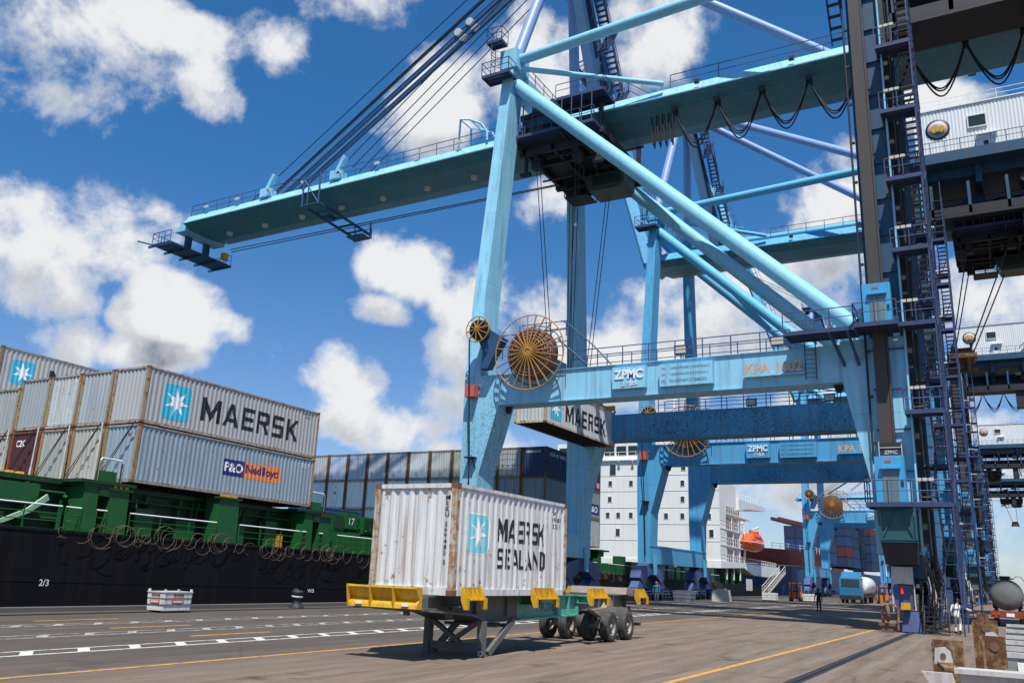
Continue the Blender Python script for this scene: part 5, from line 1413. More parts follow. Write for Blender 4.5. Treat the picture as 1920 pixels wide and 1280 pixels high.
    for x in range(9): mb.tube((tx - 3.2 + x * .8, 3.45, 33.5), (tx - 3.2 + x * .8, 3.45, 35.9), .05, 6)
    mb.build('gallery_post', 'violet', tro)
    mb = K(); mb.prism([(tx - .3, 32.4), (tx + .3, 31.0), (tx + 2.9, 31.0), (tx + 3.2, 31.4), (tx + 3.2, 32.4), (tx - .3, 32.4)], 'y', 9.6, 11.9); cb_ = mb.build('operator_cabin', 'lampgrey', tro)
    mb = K(); mb.prism([(tx - .24, 32.3), (tx + .26, 31.15), (tx + .22, 31.12), (tx - .29, 32.28)], 'y', 9.7, 11.8); mb.box(tx + .6, tx + 2.9, 9.57, 9.598, 31.4, 32.2); mb.build('cabin_glass', 'glass', cb_)
    mb = K(); mb.box(tx - 2.0, tx + .0, 10.0, 11.8, 31.0, 31.1); mb.rail([(tx - 2.0, 10.0, 31.1), (tx + .0, 10.0, 31.1)], 1.4, .8, .05); mb.rail([(tx - 2.0, 11.8, 31.1), (tx + .0, 11.8, 31.1)], 1.4, .8, .05); mb.build('cabin_walkway', 'steel', tro)
    if hoist:
        hx, hy, hz = hoist
        for x in (-.75, .75):
            for y in (-1.5, 1.5):
                for e in (-.3, .3):
                    mb = K(); mb.tube((hx + x, hy + y + e, hz), (tx + (-2.2 if x < 0 else 1.2), (5.6 if y < 0 else 11.6) + e, 32.6), .032, 5); mb.build('hoist_rope', 'rope', root)
    # ---- lift mast, landing cabins, stair tower on the landside leg
    mb = K(); mb.box(-4.92, -4.32, -.42, -.08, 8.9, 37); mb.box(-4.30, -4.2, -.36, -.08, 8.9, 37); mb.build('lift_mast', 'mast', root)
    mb = K(); mb.tube((-5.3, -.15, 8), (-5.3, -.15, 38), .06, 6)
    for k in range(12): mb.box(-5.36, -5.1, -.2, -.06, 9 + k * 2.4, 9.12 + k * 2.4)
    mb.build('cable_pipe', 'steel', root)
    for z in (14.95, 5.95):
        mb = K(); mb.box(-5.2, -3.85, -.95, -.1, z, z + 2.32); c_ = mb.build('landing_cabin', 'doorblue', root)
        for x in (-4.86, -4.5):
            mb = K(); mb.box(x, x + .34, -.985, -.955, z + .02, z + 1.62); mb.build('door_leaf', 'doorgrey', c_)
        mb = K(); mb.box(-4.98, -4.02, -1.14, -.952, z + 1.68, z + 1.76); mb.box(-4.9, -4.1, -1.06, -.952, z + 1.77, z + 1.83); mb.build('door_hood', 'doorblue', c_)
        mb = K(); mb.box(-4.72, -4.42, -.972, -.952, z + 2.02, z + 2.14); mb.build('notice_plate', 'redbox', c_)
        mb = K(); mb.box(-4.05, -3.93, -.99, -.952, z + .85, z + 1.1); mb.build('call_box', 'steel', c_)
        grating(root, -5.6, -3.55, -1.9, -.1, z, lod, 'ad', 'landing')
    mb = K(); mb.box(-4.95, -3.95, -.55, -.09, 8.32, 9.0); p = mb.build('sign_board', 'steel', root)
    mb = K()
    for a in ((-4.99, -4.95, 8.3, 9.05), (-3.95, -3.91, 8.3, 9.05)): mb.box(a[0], a[1], -.6, -.5, a[2], a[3])
    mb.box(-4.95, -3.95, -.6, -.56, 8.28, 8.33); mb.box(-4.95, -3.95, -.6, -.56, 8.72, 8.76); mb.build('sign_frame', 'palegrey', p)
    text_obj('ZPMC', (-4.75, -.552, 8.42), (1, 0, 0), (0, 0, 1), .62, .2, 'palegrey', p, off=CO)
    # open lift car cage low on the leg
    mb = K()
    for x in (-5.1, -3.5):
        for y in (-1.5, -.15): mb.box(x - .05, x + .05, y - .05, y + .05, 4.2, 5.72)
    for z in (4.2, 5.64):
        mb.box(-5.05, -3.55, -1.53, -1.47, z, z + .08); mb.box(-5.05, -3.55, -.18, -.12, z, z + .08)
    mb.bar((-5.0, -1.5, 4.3), (-4.4, -1.5, 5.6), .06, .06, up=(0, 1, 0)); mb.bar((-3.6, -1.5, 4.3), (-4.2, -1.5, 5.6), .06, .06, up=(0, 1, 0)); mb.box(-5.1, -3.5, -1.5, -.1, 4.1, 4.19)
    mb.build('lift_cage', 'tealcage', root)
    mb = K(); mb.box(-5.03, -3.57, -1.46, -1.44, 4.28, 5.62); mb.build('cage_panel', 'tealcage', root)
    mb = K(); mb.taper((-5.0, -3.6, -1.0, -.1, 3.1), (-5.1, -3.5, -1.4, -.1, 4.08)); mb.build('pit_cover', 'steel', root)
    if lod < 2:
        mb = K(); mb.box(-4.85, -3.9, -.5, -.05, 2.2, 3.0); mb.build('control_cabinet', 'palegrey', root)
        mb = K(); mb.box(-4.8, -3.95, -.45, -.05, .95, 2.15); mb.build('cabinet_stand', 'bogie', root)
        mb = K(); mb.tube((-4.42, -.6, 1.75), (-4.42, -.6, 2.1), .09, 10, .05); mb.build('extinguisher', 'redhat', root)
        mb = K(); mb.torus((-5.0, -1.7, .85), (1, .2, 0), .3, .09, 20, 6); mb.box(-5.4, -4.7, -1.85, -1.5, .3, .42); mb.box(-5.3, -4.8, -1.8, -1.55, .0, .3); mb.build('hose_rack', 'castrust', root)
        mb = K(); mb.box(-4.45, -4.05, -1.2, -.85, 1.05, 1.35); mb.build('yellow_motor', 'yellow', root)
        mb = K()
        rr = random.Random(5)
        for k in range(26):
            y0 = rr.uniform(-1, 6); x0 = -3.4 + rr.uniform(0, .35)
            mb.path([(x0, y0, 3.3 + rr.uniform(-.5, .5)), (x0 + .2, y0 + .1, 2.2), (x0 + .1, y0 + .3, 1.2), (x0, y0 + .2, .5)], .035, 4)
        g_ = mb.build('hanging_hoses', 'rubberblk', root); g_['kind'] = 'stuff'
        mb = K()
        for k in range(22):
            y0 = rr.uniform(-.6, 7); x0 = -3.38 + rr.uniform(0, .3)
            mb.path([(x0, y0, rr.uniform(1.6, 3.2)), (x0 + .15, y0 + .2, 1.3), (x0 + .05, y0 - .1, .7), (x0, y0 + .1, .25)], .045, 4)
        g_ = mb.build('pale_hoses', 'palegrey', root); g_['kind'] = 'stuff'
        mb = K(); mb.path([(-5.25, -1.2, .1), (-5.3, -1.2, 1.0), (-5.15, -1.2, 1.25), (-4.75, -1.2, 1.25), (-4.6, -1.2, 1.0), (-4.65, -1.2, .1)], .07, 6); mb.build('cable_guide_frame', 'oldyel', root)
        mb = K(); mb.taper((-4.5, -3.7, -1.0, -.1, .05), (-4.4, -3.75, -.8, -.1, .95)); mb.build('rail_clamp', 'bogie', root)
        for x in (-4.87, -3.9):
            mb = K(); mb.box(x, x + .05, -.55, -.5, .9, 2.2); mb.build('cabinet_post', 'palegrey', root)
        for k in range(5):
            mb = K(); mb.box(-3.38, -2.95, 2.2 + k * 2.6, 3.5 + k * 2.6, .5, 2.0); mb.build('drive_cabinet', 'bogie', root)
    for i in range(len(LEVELS) - 1):
        z0, z1 = LEVELS[i], LEVELS[i + 1]; zm = (z0 + z1) / 2
        if lod == 2 and i > 8: continue
        if i > 0:
            grating(root, -3.62, -1.85, -1.15, -.1, z0, lod, 'ab', 'landing', lamp=(-3.35, -1.2, z0 + 1.0))
            grating(root, -3.36, -1.9, 2.45, 3.5, zm, lod, 'bc', 'landing')
        stair_flight(root, -3.3, -2.62, -.1, z0, 2.45, zm, lod)
        stair_flight(root, -2.56, -1.9, 2.45, zm, -.1, z1, lod)
    if lod < 2:
        for i in range(len(LEVELS) - 1):
            z0, z1 = LEVELS[i], LEVELS[i + 1]
            mb = K()
            for a, b_ in (((-1.84, -.1, z0), (-1.84, 3.45, (z0 + z1) / 2)), ((-1.84, 3.45, (z0 + z1) / 2), (-1.84, -.1, z1)), ((-3.3, 3.5, z0), (-1.9, 3.5, z1))): mb.tube(a, b_, .04, 5)
            for k in range(7): z = z0 + (z1 - z0) * k / 7; mb.tube((-1.84, -1.1, z), (-1.84, 3.45, z), .018, 4); mb.tube((-3.33, 3.52, z), (-1.88, 3.52, z), .018, 4)
            for k in range(5): y = -.6 + k * .9; mb.tube((-1.84, y, z0), (-1.84, y, z1), .02, 4)
            mb.build('stair_cage', 'violet', root)
    for k in range(4):
        mb = K(); x = -3.3 + .1 * k; mb.tube((x, 2.2 + .2 * k, 2), (x, 2.2 + .2 * k, 36), .05, 6); mb.build('riser_cable', 'rubberblk', root)
    for x, y in ((-1.88, -1.1), (-1.88, 3.45), (-3.33, 3.45)):
        mb = K(); mb.box(x - .035, x + .035, y - .035, y + .035, .0, 36.2); mb.build('stair_post', 'violet', root)
    mb = K()
    for i in range(6): mb.box(-3.5, -2.5, -.3 - i * .24, -.1 - i * .24, 1.15 - i * .2, 1.19 - i * .2)
    for x in (-3.52, -2.48): mb.bar((x, -.1, 1.2), (x, -1.55, .0), .05, .16); mb.tube((x, -.1, 2.1), (x, -1.5, 1.0), .03, 5); mb.tube((x, -1.5, .0), (x, -1.5, 1.0), .03, 5)
    mb.build('foot_stair', 'steel', root)
    mb = K(); mb.box(XL1 + .02, XL1 + .3, .7, 1.0, 4, 36); mb.tube((XL1 + .5, .4, 3), (XL1 + .5, .4, 37), .07, 6); mb.build('cable_tray', 'steel', root)
    grating(root, -7.6, -3.3, -1.6, .05, 38.2, lod, 'ad', 'leg_platform')
    # flight of stairs under the top platform
    stair_flight(root, -6.2, -5.5, -.9, 38.1, 2.0, 33.6, 1, 'leg_stair'); stair_flight(root, -6.9, -6.2, 2.0, 33.6, -.9, 29.2, 1, 'leg_stair') if False else None
    # walkway at the landside end of the portal beam
    grating(root, -9.2, -5.62, -1.5, .2, 14.95, lod, 'a', 'portal_platform')
    mb = K(); mb.bar((-6.9, -1.4, 14.8), (-6.4, .2, 13.2), .12, .16); mb.bar((-6.0, -1.4, 14.8), (-5.7, .2, 13.2), .12, .16); mb.build('platform_bracket', 'navy', root)
    if lod < 2:
        mb = K()
        for s in (-.28, .28): mb.tube((-8.1 + s, -.1, 12.6), (-8.1 + s, -.1, 15.9), .035, 5)
        for i in range(12): mb.tube((-8.38, -.1, 12.7 + i * .25), (-7.82, -.1, 12.7 + i * .25), .02, 5)
        mb.build('ladder', 'violet', root)
    # ---- cable reels at the waterside end of the portal beam
    cable_reel(root, (-24.9, -.45, 15.45), 2.42, 1.62, 24, 1.0, lod)
    mb = K(); mb.box(-26.4, -23.6, .1, 1.9, 14.45, 15.2); mb.box(-25.3, -24.5, -.2, 1.4, 15.0, 15.9); mb.tube((-24.9, -.2, 15.45), (-24.9, .8, 15.45), .3, 12); mb.build('reel_drive', 'navy', root)
    cable_reel(root, (-28.6, -1.0, 17.25), .86, .66, 10, .45, lod, .16, 'small_reel', 'steel')
    mb = K(); mb.prism([(-29.0, 17.1), (-28.3, 17.5), (-26.9, 16.6), (-27.6, 15.5), (-28.0, 14.7), (-28.6, 14.7), (-28.4, 15.8)], 'y', -.7, -.05); mb.build('reel_bracket', 'navy', root)
    mb = K(); mb.rail([(-28.2, -.5, 15.2), (-22.4, -.5, 15.2)], 1.6, 1.2, .035); mb.path([(-23.2, .2, 17.6), (-22.8, .2, 17.4), (-21.0, .2, 15.8), (-19.8, .2, 14.5)], .045, 5); mb.path([(-23.4, .2, 16.4), (-21.4, .2, 14.6)], .06, 5); mb.rail([(-26.6, .9, 16.8), (-23.2, .9, 16.8)], 1.0, 1.1, .035); mb.build('reel_railing', 'violet', root)
    mb = K(); mb.box(-29.7, -29.0, -.62, -.03, 12.95, 13.72); mb.build('junction_box', 'redbox', root)
    mb = K(); mb.path([(-29.25, -1.1, 16.6), (-29.35, -.7, 13.8), (-29.3, -.3, 9.0), (-29.25, -.2, 4.0)], .05, 5); mb.build('power_cable', 'rubberblk', root)
    mb = K(); mb.box(-29.6, -28.9, -.5, -.02, 9.0, 9.08); mb.bar((-29.0, -.45, 9.0), (-29.0, -.02, 8.4), .06, .06); mb.build('cable_guide', 'steel', root)
    mb = K(); mb.tube((-30.15, .3, 5), (-30.15, .3, 14), .02, 4)
    sign_set(root, num, lod, pal[0])
    return root

P1 = ('crane', 'crane_worn', 'tube'); P2 = ('crane2', 'crane2', 'tube2')
HZ = 14.85
crane(47.0, 0, 'nearest pale blue quay crane marked KPA 1602 with its boom lowered', 'KPA 1602', 0.0, 39.0, -26.0, P1, hoist=(-27.42, 57.3 - 47, HZ + 1.3))
crane(78.5, 1, 'second quay crane marked KPA 1702 with its boom raised', 'KPA 1702', R(75), 46.0, 2.0, P2, hoist=(-1.6, 8.9, 23.2))
crane(158.0, 1, 'third quay crane standing past the white ship superstructure, boom raised', None, R(72), 50.0, -12.0, P2)
crane(262.0, 2, 'fourth quay crane seen beyond the third along the quay', None, R(74), 39.0, -2.0, P2)
crane(345.0, 2, 'fifth and farthest quay crane at the end of the quay', None, 0.0, 39.0, 4.0, P2, hoist=(4.5, 8.9, 26))
hc = container('grey forty foot container hanging under the nearest crane with star emblem', (-26.2, 51.2, 11.95), (.52, .54, .55), 12.192, 2.75, 'cont', postmat=None, post=(.50, .42, .26))
star_emblem(hc, 12.192, .8, 2.5, .35, 2.1)
wordbox(hc, 'MAERSK', 12.192, 3.2, 7.2, .55, 1.3, 'ink')
spreader((-27.42, 57.3, HZ), 'yellow spreader gripping the hanging grey container', 'yellow')
spreader((-1.6, 87.4, 22.0), 'rust stained spreader hanging empty behind the stair towers', 'oldyel', 6.2, True)
spreader((4.5, 353.9, 24.5), 'small far spreader hanging from the farthest crane', 'oldyel', 6.2, True)
# ------------------------------------------------------------------ the container ship alongside
SO = Vector((-34.85, 26, 0)); SR = -.0127
ship = thing('container_ship', 'black hulled container ship with green deck gear and white superstructure', 'ship', SO, rot=(SR, 0, 0))
SMAT = Matrix.Translation(SO) @ Matrix.Rotation(SR, 4, 'X')
def W(x, y, z): return SMAT @ Vector((x, y, z))
def A(name, mat, fn, parent=None):
    mb = MB(); fn(mb); return mb.build(name, mat, parent or ship)
HX = .45
mb = MB(); mb.prism([(-90, 2.97), (-90, -6), (118, -6), (127, -1), (130, 2.9), (130, 3.0)], 'x', -30, HX)
hull = mb.build('hull', 'hull', ship)
for z in (-.9, .9):
    mb = MB()
    for k in range(20):
        y0 = -88 + k * 11; mb.box(HX - .01, HX + .012, y0, y0 + 10.9, z, z + .012)
    mb.build('hull_weld_seam', 'hull', hull)
mb = MB(); mb.box(HX - .08, HX + .03, -90, 129, 2.9, 3.0); mb.build('sheer_strake', 'hull', hull)
text_obj('2/3', (HX + .014, -3.55, .75), (0, 1, 0), (0, 0, 1), .42, .26, 'inkwhite', hull)
mb = MB(); mb.box(-29, HX - .1, -90, 128, 2.975, 3.03); mb.build('deck', 'greendark', ship)
# hatch coaming set back from the ship side, with lockers and numbers
mb = MB(); mb.box(-27, -1.3, -40, 56, 3.03, 5.0); mb.build('hatch_coaming', 'greendark', ship)
mb = MB(); mb.box(-26.5, -1.0, -40, 56, 5.0, 5.22); mb.build('hatch_cover', 'greendark', ship)
for y in range(-10, 56, 2):
    mb = MB(); mb.prism([(-1.3, 4.95), (-.85, 4.95), (-1.2, 3.1), (-1.3, 3.1)], 'y', y, y + .08); mb.build('coaming_bracket', 'green', ship)
rs = random.Random(12)
for y in (1.2, 3.6, 7.4, 9.6, 15.3, 16.8, 18.4, 20.5, 22.2, 24.6, 28.9, 31.0, 33.2, 36, 38.4, 46, 48, 50):
    w_ = rs.uniform(.7, 1.4); h_ = rs.uniform(.8, 1.5)
    mb = MB(); mb.box(-1.0, -.5, y, y + w_, 3.04, 3.04 + h_); o = mb.build('deck_locker', 'green', ship)
for y, n in ((1.4, '13'), (7.2, '15'), (16.6, '17'), (30.6, '19')):
    zz = 4.12 if n != '17' else 4.55
    mb = MB(); mb.box(-1.28, -1.2 if n != '17' else -.7, y, y + 1.1, zz - .05, zz + .95); o = mb.build('number_panel', 'greendark' if n != '17' else 'green', ship)
    text_obj(n, (-1.195 if n != '17' else -.695, y + .3, zz + .2), (0, 1, 0), (0, 0, 1), .5, .42, 'inkwhite', o)
for y in (15.4, 18.3, 19.8, 22.0, 23.6):
    mb = MB(); mb.box(-1.3, -.72, y, y + 1.05, 4.3, 5.35); o = mb.build('vent_box', 'green', ship)
    mb = MB(); mb.box(-.72, -.66, y + .12, y + .9, 4.45, 5.2); mb.build('vent_lid', 'greendark', o)
# container pedestals along the side
for k in range(-1, 5):
    b = 13.93 * k
    for y0, y1, zt in ((-2.1, -1.42, 5.0), (-.85, .15, 4.9), (5.5, 6.8, 5.2)):
        if b + y0 > 54: continue
        mb = MB(); mb.taper((-.7, .3, b + y0 - .04, b + y1 + .04, 3.03), (-.75, .25, b + y0, b + y1, zt)); o = mb.build('pedestal', 'green', ship)
        mb = MB(); mb.box(-.8, .34, b + y0 - .12, b + y1 + .12, zt, zt + .1); mb.build('pedestal_cap', 'greendark', o)
        for q in (.2, .5, .8):
            mb = MB(); y = y0 + (y1 - y0) * q + b; mb.box(.0, .3, y - .08, y + .08, zt + .1, zt + .2); mb.build('twist_lock', 'yellow', o)
    mb = MB(); mb.box(-3.0, .36, b - 2.4, b + .4, 5.11, 5.25)
    mb.box(-3.0, .3, b - 1.4, b - .86, 4.6, 5.1); mb.build('lashing_platform', 'greendark', ship)
    if k in (0, 1, 2):
        mb = MB(); y = b - 1.3; mb.box(-.5, -.1, y + .1, y + .9, 5.26, 5.75); o = mb.build('reefer_box', 'green', ship)
        mb = MB(); mb.path([(-.2, y, 5.3), (-.2, y, 6.15), (-.2, y + .1, 6.3), (-.2, y + 1.1, 6.3), (-.2, y + 1.2, 6.15), (-.2, y + 1.2, 5.3)], .045, 6); mb.build('loop_rail', 'inkwhite', o)
        mb = MB(); mb.box(-.24, -.16, y - .05, y + .05, 5.3, 6.2); mb.box(-.24, -.16, y + 1.15, y + 1.25, 5.3, 6.2); mb.build('frame_post', 'greendark', o)
# lit hatch side at the far left, webbing, yellow sockets
mb = MB(); mb.box(-2.4, -.6, -12, -3.6, 4.1, 4.85); mb.build('hatch_end_box', 'green', ship)
for y in (-5.1, -4.6, -4.15):
    mb = MB(); mb.taper((-1.6, -1.1, y - .22, y + .14, 5.0), (-1.5, -1.2, y - .1, y + .1, 5.33)); mb.build('lashing_socket', 'yellow', ship)
mb = MB(); P_ = [(-.4, -3.3, 4.35), (-.2, -4.2, 3.7), (-.1, -5.3, 3.2), (0, -7.5, 3.05)]
for i in range(3): mb.bar(P_[i], P_[i + 1], .08, .26 - .05 * i, .08, .22 - .05 * i)
tag(mb.build('webbing_strap', 'webbing', None, None), 'pale green webbing strap slanting down behind the left ship railing', 'strap')
bpy.data.objects['webbing_strap'].matrix_world = SMAT
rq = random.Random(31)
for y0 in range(-12, 56, 4):
    mb = MB(); y = y0 + rq.uniform(0, 1)
    for k in range(3): mb.tube((-1.15 + .15 * k, y, 3.05), (-1.15 + .15 * k, y + rq.uniform(0, .4), 4.9), .04, 6)
    mb.build('vent_pipe', 'greendark', ship)
    mb = MB(); yy = y + 1.6; mb.path([(-.9, yy, 3.05), (-.9, yy, 4.3), (-.75, yy, 4.5), (-.55, yy, 4.4)], .09, 6); mb.build('goose_neck_vent', 'green', ship)
    if rq.random() < .7:
        mb = MB(); yy = y + 2.5; w_ = rq.uniform(.2, .5); mb.box(-.75, -.45, yy, yy + w_, 3.05, 3.4 + rq.random() * .5); mb.build('deck_fitting', rq.choice(['castrust', 'yellow', 'greendark', 'whitewear', 'steel']), ship)
mb = MB(); mb.tube((-.95, -40, 4.62), (-.95, 56, 4.62), .06, 6); mb.build('deck_pipe', 'green', ship)
mb = MB(); mb.tube((-1.1, -40, 3.5), (-1.1, 56, 3.5), .08, 6); mb.build('deck_pipe', 'greendark', ship)
# white railings with green lower bars, segment by segment
for a, b_ in ((-9.5, -3.05), (-2.85, -2.15), (-1.4, -.9), (.3, 5.4), (6.95, 11.5), (11.65, 12.0), (13.1, 13.4), (14.7, 19.4), (20.9, 25.4), (28.6, 33.3), (34.8, 39.3), (42.5, 47.2), (48.7, 53.2), (56, 70), (70.2, 95)):
    n = max(1, round((b_ - a) / 1.6))
    mb = MB(); mb.tube((.32, a, 3.98), (.32, b_, 3.98), .035, 6); top = mb.build('railing', 'inkwhite', ship)
    mb = MB()
    for z in (3.35, 3.66): mb.tube((.32, a, z), (.32, b_, z), .02, 5)
    for i in range(n + 1): y = a + (b_ - a) * i / n; mb.tube((.32, y, 3.0), (.32, y, 3.98), .03, 5)
    mb.build('railing_bars', 'green', top)
# razor wire along the rail: loose rusty coils
rw = random.Random(21)
def wire(y0, y1, label):
    mb = MB(); y = y0
    while y < y1:
        r0_ = rw.uniform(.18, .62); cx = .55 + rw.uniform(-.1, .15); cz = 2.95 + rw.uniform(-.28, .1); n = 22; turns = rw.uniform(.55, 1.5); tl = rw.uniform(-2.5, 2.5)
        pts = []
        for i in range(n + 1):
            t = 2 * math.pi * turns * i / n + rw.uniform(0, 6) * 0; pts.append((cx + .10 * math.sin(t * .5 + tl), y + r0_ * math.cos(t + tl) + .25 * i / n, cz + r0_ * math.sin(t + tl) * .85))
        mb.path(pts, .0105, 4); y += rw.choice([.15, .25, .4, .55, .8])
    o = mb.build('razor_wire', 'wire'); o.matrix_world = SMAT
    tag(o, label, 'razor wire', 'razor wire coils on the ship rail', kind='stuff'); return o
wire(-3.2, 14, 'loose rusty razor wire coils along the black hull edge, left stretch')
wire(14, 34, 'loose rusty razor wire coils on the hull edge near the trailer container')
wire(40, 96, 'loose rusty razor wire coils far along the hull towards the superstructure')

# ---- containers on deck
def sc_(label, x, y, z, col, L=12.192, H=2.74, mat='cont', group=None, **k):
    return container(label, W(x, y, z), col, L, H, mat, group, (SR, 0, 0), **k)
T1, T2, T3 = 5.42, 8.22, 11.02
PC = (.34, .26, .17)
c = sc_('grey container with star emblem and black lettering, upper outboard on the ship', 0, .3, T2, (.40, .40, .41), mat='contclean', post=PC)
star_emblem(c, 12.192, 1.1, 2.75, .42, 2.15); wordbox(c, 'MAERSK', 12.192, 3.45, 7.1, .72, 1.2, 'ink')
for key, x0, w_, z0 in (('MSKU 822 1706 1', 10.75, .95, 2.38), ('45G1', 10.95, .5, 2.2)): wordbox(c, key, 12.192, x0, w_, z0, .12, 'ink')
c = sc_('blue grey rusty container with navy and orange sign, lower outboard on the ship', 0, .3, T1, (.27, .34, .40), post=(.33, .22, .12))
def flat_panel(t, L, x0, x1, z0, z1, mat, gap=.006):
    print_on([(x0, z0), (x1, z0), (x1, z1), (x0, z1)], [(0, 1, 2, 3)], .15, L - .15, SP, mat, 'sign_panel', t, gap)
flat_panel(c, 12.192, 5.35, 6.82, 1.02, 1.86, 'navyflag'); flat_panel(c, 12.192, 6.82, 9.5, 1.02, 1.86, 'orange')
wordbox(c, 'P&O', 12.192, 5.47, 1.25, 1.22, .48, 'inkwhite', .009); wordbox(c, 'Nedlloyd', 12.192, 6.92, 2.45, 1.14, .62, 'purple', .009)
for key, x0, w_, z0 in (('MSKU 822 1706 1', 11.05, .75, 2.3), ('45G1', 11.15, .4, 2.14)): wordbox(c, key, 12.192, x0, w_, z0, .12, 'inkwhite')
G1 = 'containers stacked in the front bay of the ship'
ups = [((.36, .39, .41), 'plain blue grey end, upper tier, second from the ship side', 'cont'), ((.46, .50, .52), 'pale end with rust patches, upper tier, third from the ship side', 'contrust'), ((.32, .35, .37), 'smooth mid grey end, upper tier, fourth from the ship side', 'contclean')]
ups2 = [((.44, .43, .38), 'cream grey end, lower tier, second from the ship side'), ((.36, .37, .34), 'greenish grey end, lower tier, third from the ship side'), ((.075, .018, .022), 'maroon container in the lower tier with white letters')]
for j in range(3):
    x = -2.52 * (j + 1)
    col, lb, m_ = ups[j]; sc_('shipping container with ' + lb, x, .3, T2, col, mat=m_, group=G1, lite=True, post=PC)
    col, lb = ups2[j]; t = sc_(('shipping container with ' + lb) if j < 2 else lb, x, .3, T1, col, group=G1, lite=True, post=(.33, .22, .12) if j < 2 else (.2, .06, .04))
    if j == 2: print_on(*word('C2K', -CW + .45, .75, 1.95, .34), -CW + .15, -.15, EP, 'inkwhite', 'lettering', t, .009)
c4 = sc_('pale scraped end container, upper tier, beside the lower stack at left', -2.52 * 4 + .0, .3, T2, (.45, .48, .50), mat='contrust', group=G1, lite=True, post=PC) if False else None
# the left stack is half a foot lower and carries a third tier
lo = [(-4, (.40, .41, .38), (.33, .35, .35)), (-5, (.42, .43, .42), (.36, .38, .40)), (-6, (.3, .33, .35), (.35, .33, .30))]
names = ['right end of the low left stack', 'middle of the low left stack', 'far left of the low left stack']
for (j, ca, cb_), nm in zip(lo, names):
    sc_('grey container in the bottom tier, ' + nm, 2.52 * j, .3, T1, ca, H=2.55, group=G1, lite=True, post=PC)
    sc_('grey container in the second tier, ' + nm, 2.52 * j, .3, T1 + 2.6, cb_, H=2.55, group=G1, lite=True, post=PC)
t = sc_('grey container with star emblem in the third tier at far left', 2.52 * -5, .3, T1 + 5.2, (.40, .40, .40), H=2.55, mat='contclean', group=G1, post=(.2, .18, .14))
star_emblem(t, 12.192, .75, 2.1, .6, 1.95); wordbox(t, 'MAERSK', 12.192, 3.0, 7.2, .6, 1.2, 'ink')
sc_('grey container at the far left edge of the third tier', 2.52 * -6, .3, T1 + 5.2, (.36, .35, .30), H=2.55, group=G1, lite=True, post=PC)
# lashing rods crossed over the lower end panels
for j in range(5):
    x = -2.52 * j
    for a, b_ in (((x - .25, .12, T2 - .1), (x - 2.3, .02, 5.35)), ((x - .1, .12, T2 + .05), (x - 2.1, .05, 5.35))):
        mb = MB(); mb.tube(a, b_, .022, 5); mb.build('lashing_rod', 'steel', ship)
    mb = MB(); mb.tube((x - 2.46, .1, T2 + .05), (x - 2.25, -.05, 6.2), .035, 6); mb.tube((x - 2.25, -.05, 6.2), (x - 2.2, -.08, 5.4), .06, 6); mb.build('turnbuckle_rod', 'palegrey', ship)
# second bay: eleven wide, three high
G2 = 'containers stacked in the second bay of the ship'
MUL = lambda c, k: tuple(min(.8, v * k) for v in c)
cols3 = [(.012, .028, .085), (.15, .18, .19), (.20, .21, .20), (.17, .20, .17), (.20, .23, .24), (.22, .26, .30), (.20, .24, .30), (.19, .23, .28), (.20, .25, .32), (.18, .24, .32), (.2, .22, .25)]
cols2 = [(.16, .19, .20), (.17, .20, .22), (.20, .22, .22), (.22, .24, .24), (.30, .32, .33), (.40, .42, .43), (.46, .48, .49), (.46, .49, .53), (.48, .49, .50), (.45, .48, .54), (.4, .42, .45)]
ordn = ['outermost', 'second', 'third', 'fourth', 'fifth', 'sixth', 'seventh', 'eighth', 'ninth', 'tenth', 'eleventh']
cols3 = [cols3[0]] + [MUL((c[0] * 1.12, c[1] * 1.02, c[2] * .96), 2.0) for c in cols3[1:]]; cols2 = [MUL(c, 1.35 if i < 3 else 1.75) for i, c in enumerate(cols2)]
for j in range(11):
    x = -2.52 * j
    lb = 'dark navy container with white lettering on top of the second bay' if j == 0 else ('grey container with door end outward, top tier of the second bay' if j == 1 else 'grey container, top tier of the second bay, %s from the ship side' % ordn[j])
    t = sc_(lb, x, 42.3, 10.9, cols3[j], group=G2, lite=True, door=(j == 1), post=(.10, .06, .04) if j else (.01, .02, .05))
    if j == 0:
        print_on(*word('CRONOS', -CW + .35, 1.45, 2.2, .2), -CW + .15, -.15, EP, 'inkwhite', 'lettering', t, .009)
        wordbox(t, 'cai-cronos', 12.192, .8, 4.0, 2.0, .42, 'inkwhite')
        flat_panel(t, 12.192, 11.3, 12.0, .3, .8, 'beige')
    t = sc_('grey container, middle tier of the second bay, %s from the ship side' % ordn[j], x, 42.3, 8.15, cols2[j], group=G2, lite=True, post=(.2, .11, .05))
    if j == 0: flat_panel(t, 12.192, 9.6, 12.0, .4, 1.4, 'navyflag'); wordbox(t, 'P&O', 12.192, 9.8, 1.8, .6, .6, 'inkwhite', .009)
    sc_('grey container, bottom tier of the second bay, %s from the ship side' % ordn[j], x, 42.3, 5.4, cols2[(j + 3) % 11], group=G2, lite=True, post=(.2, .11, .05))
tb = container('blue twenty foot container low on the hatch behind the green lockers', W(-11.1, 24.9, 4.2), (.025, .09, .25), L20, 2.59, 'cont', None, (SR, 0, 0), lite=True)
container('beige twenty foot container beside the blue one on the hatch', W(-11.1, 31.3, 3.6), (.42, .37, .30), L20, 2.59, 'cont', None, (SR, 0, 0), lite=True)

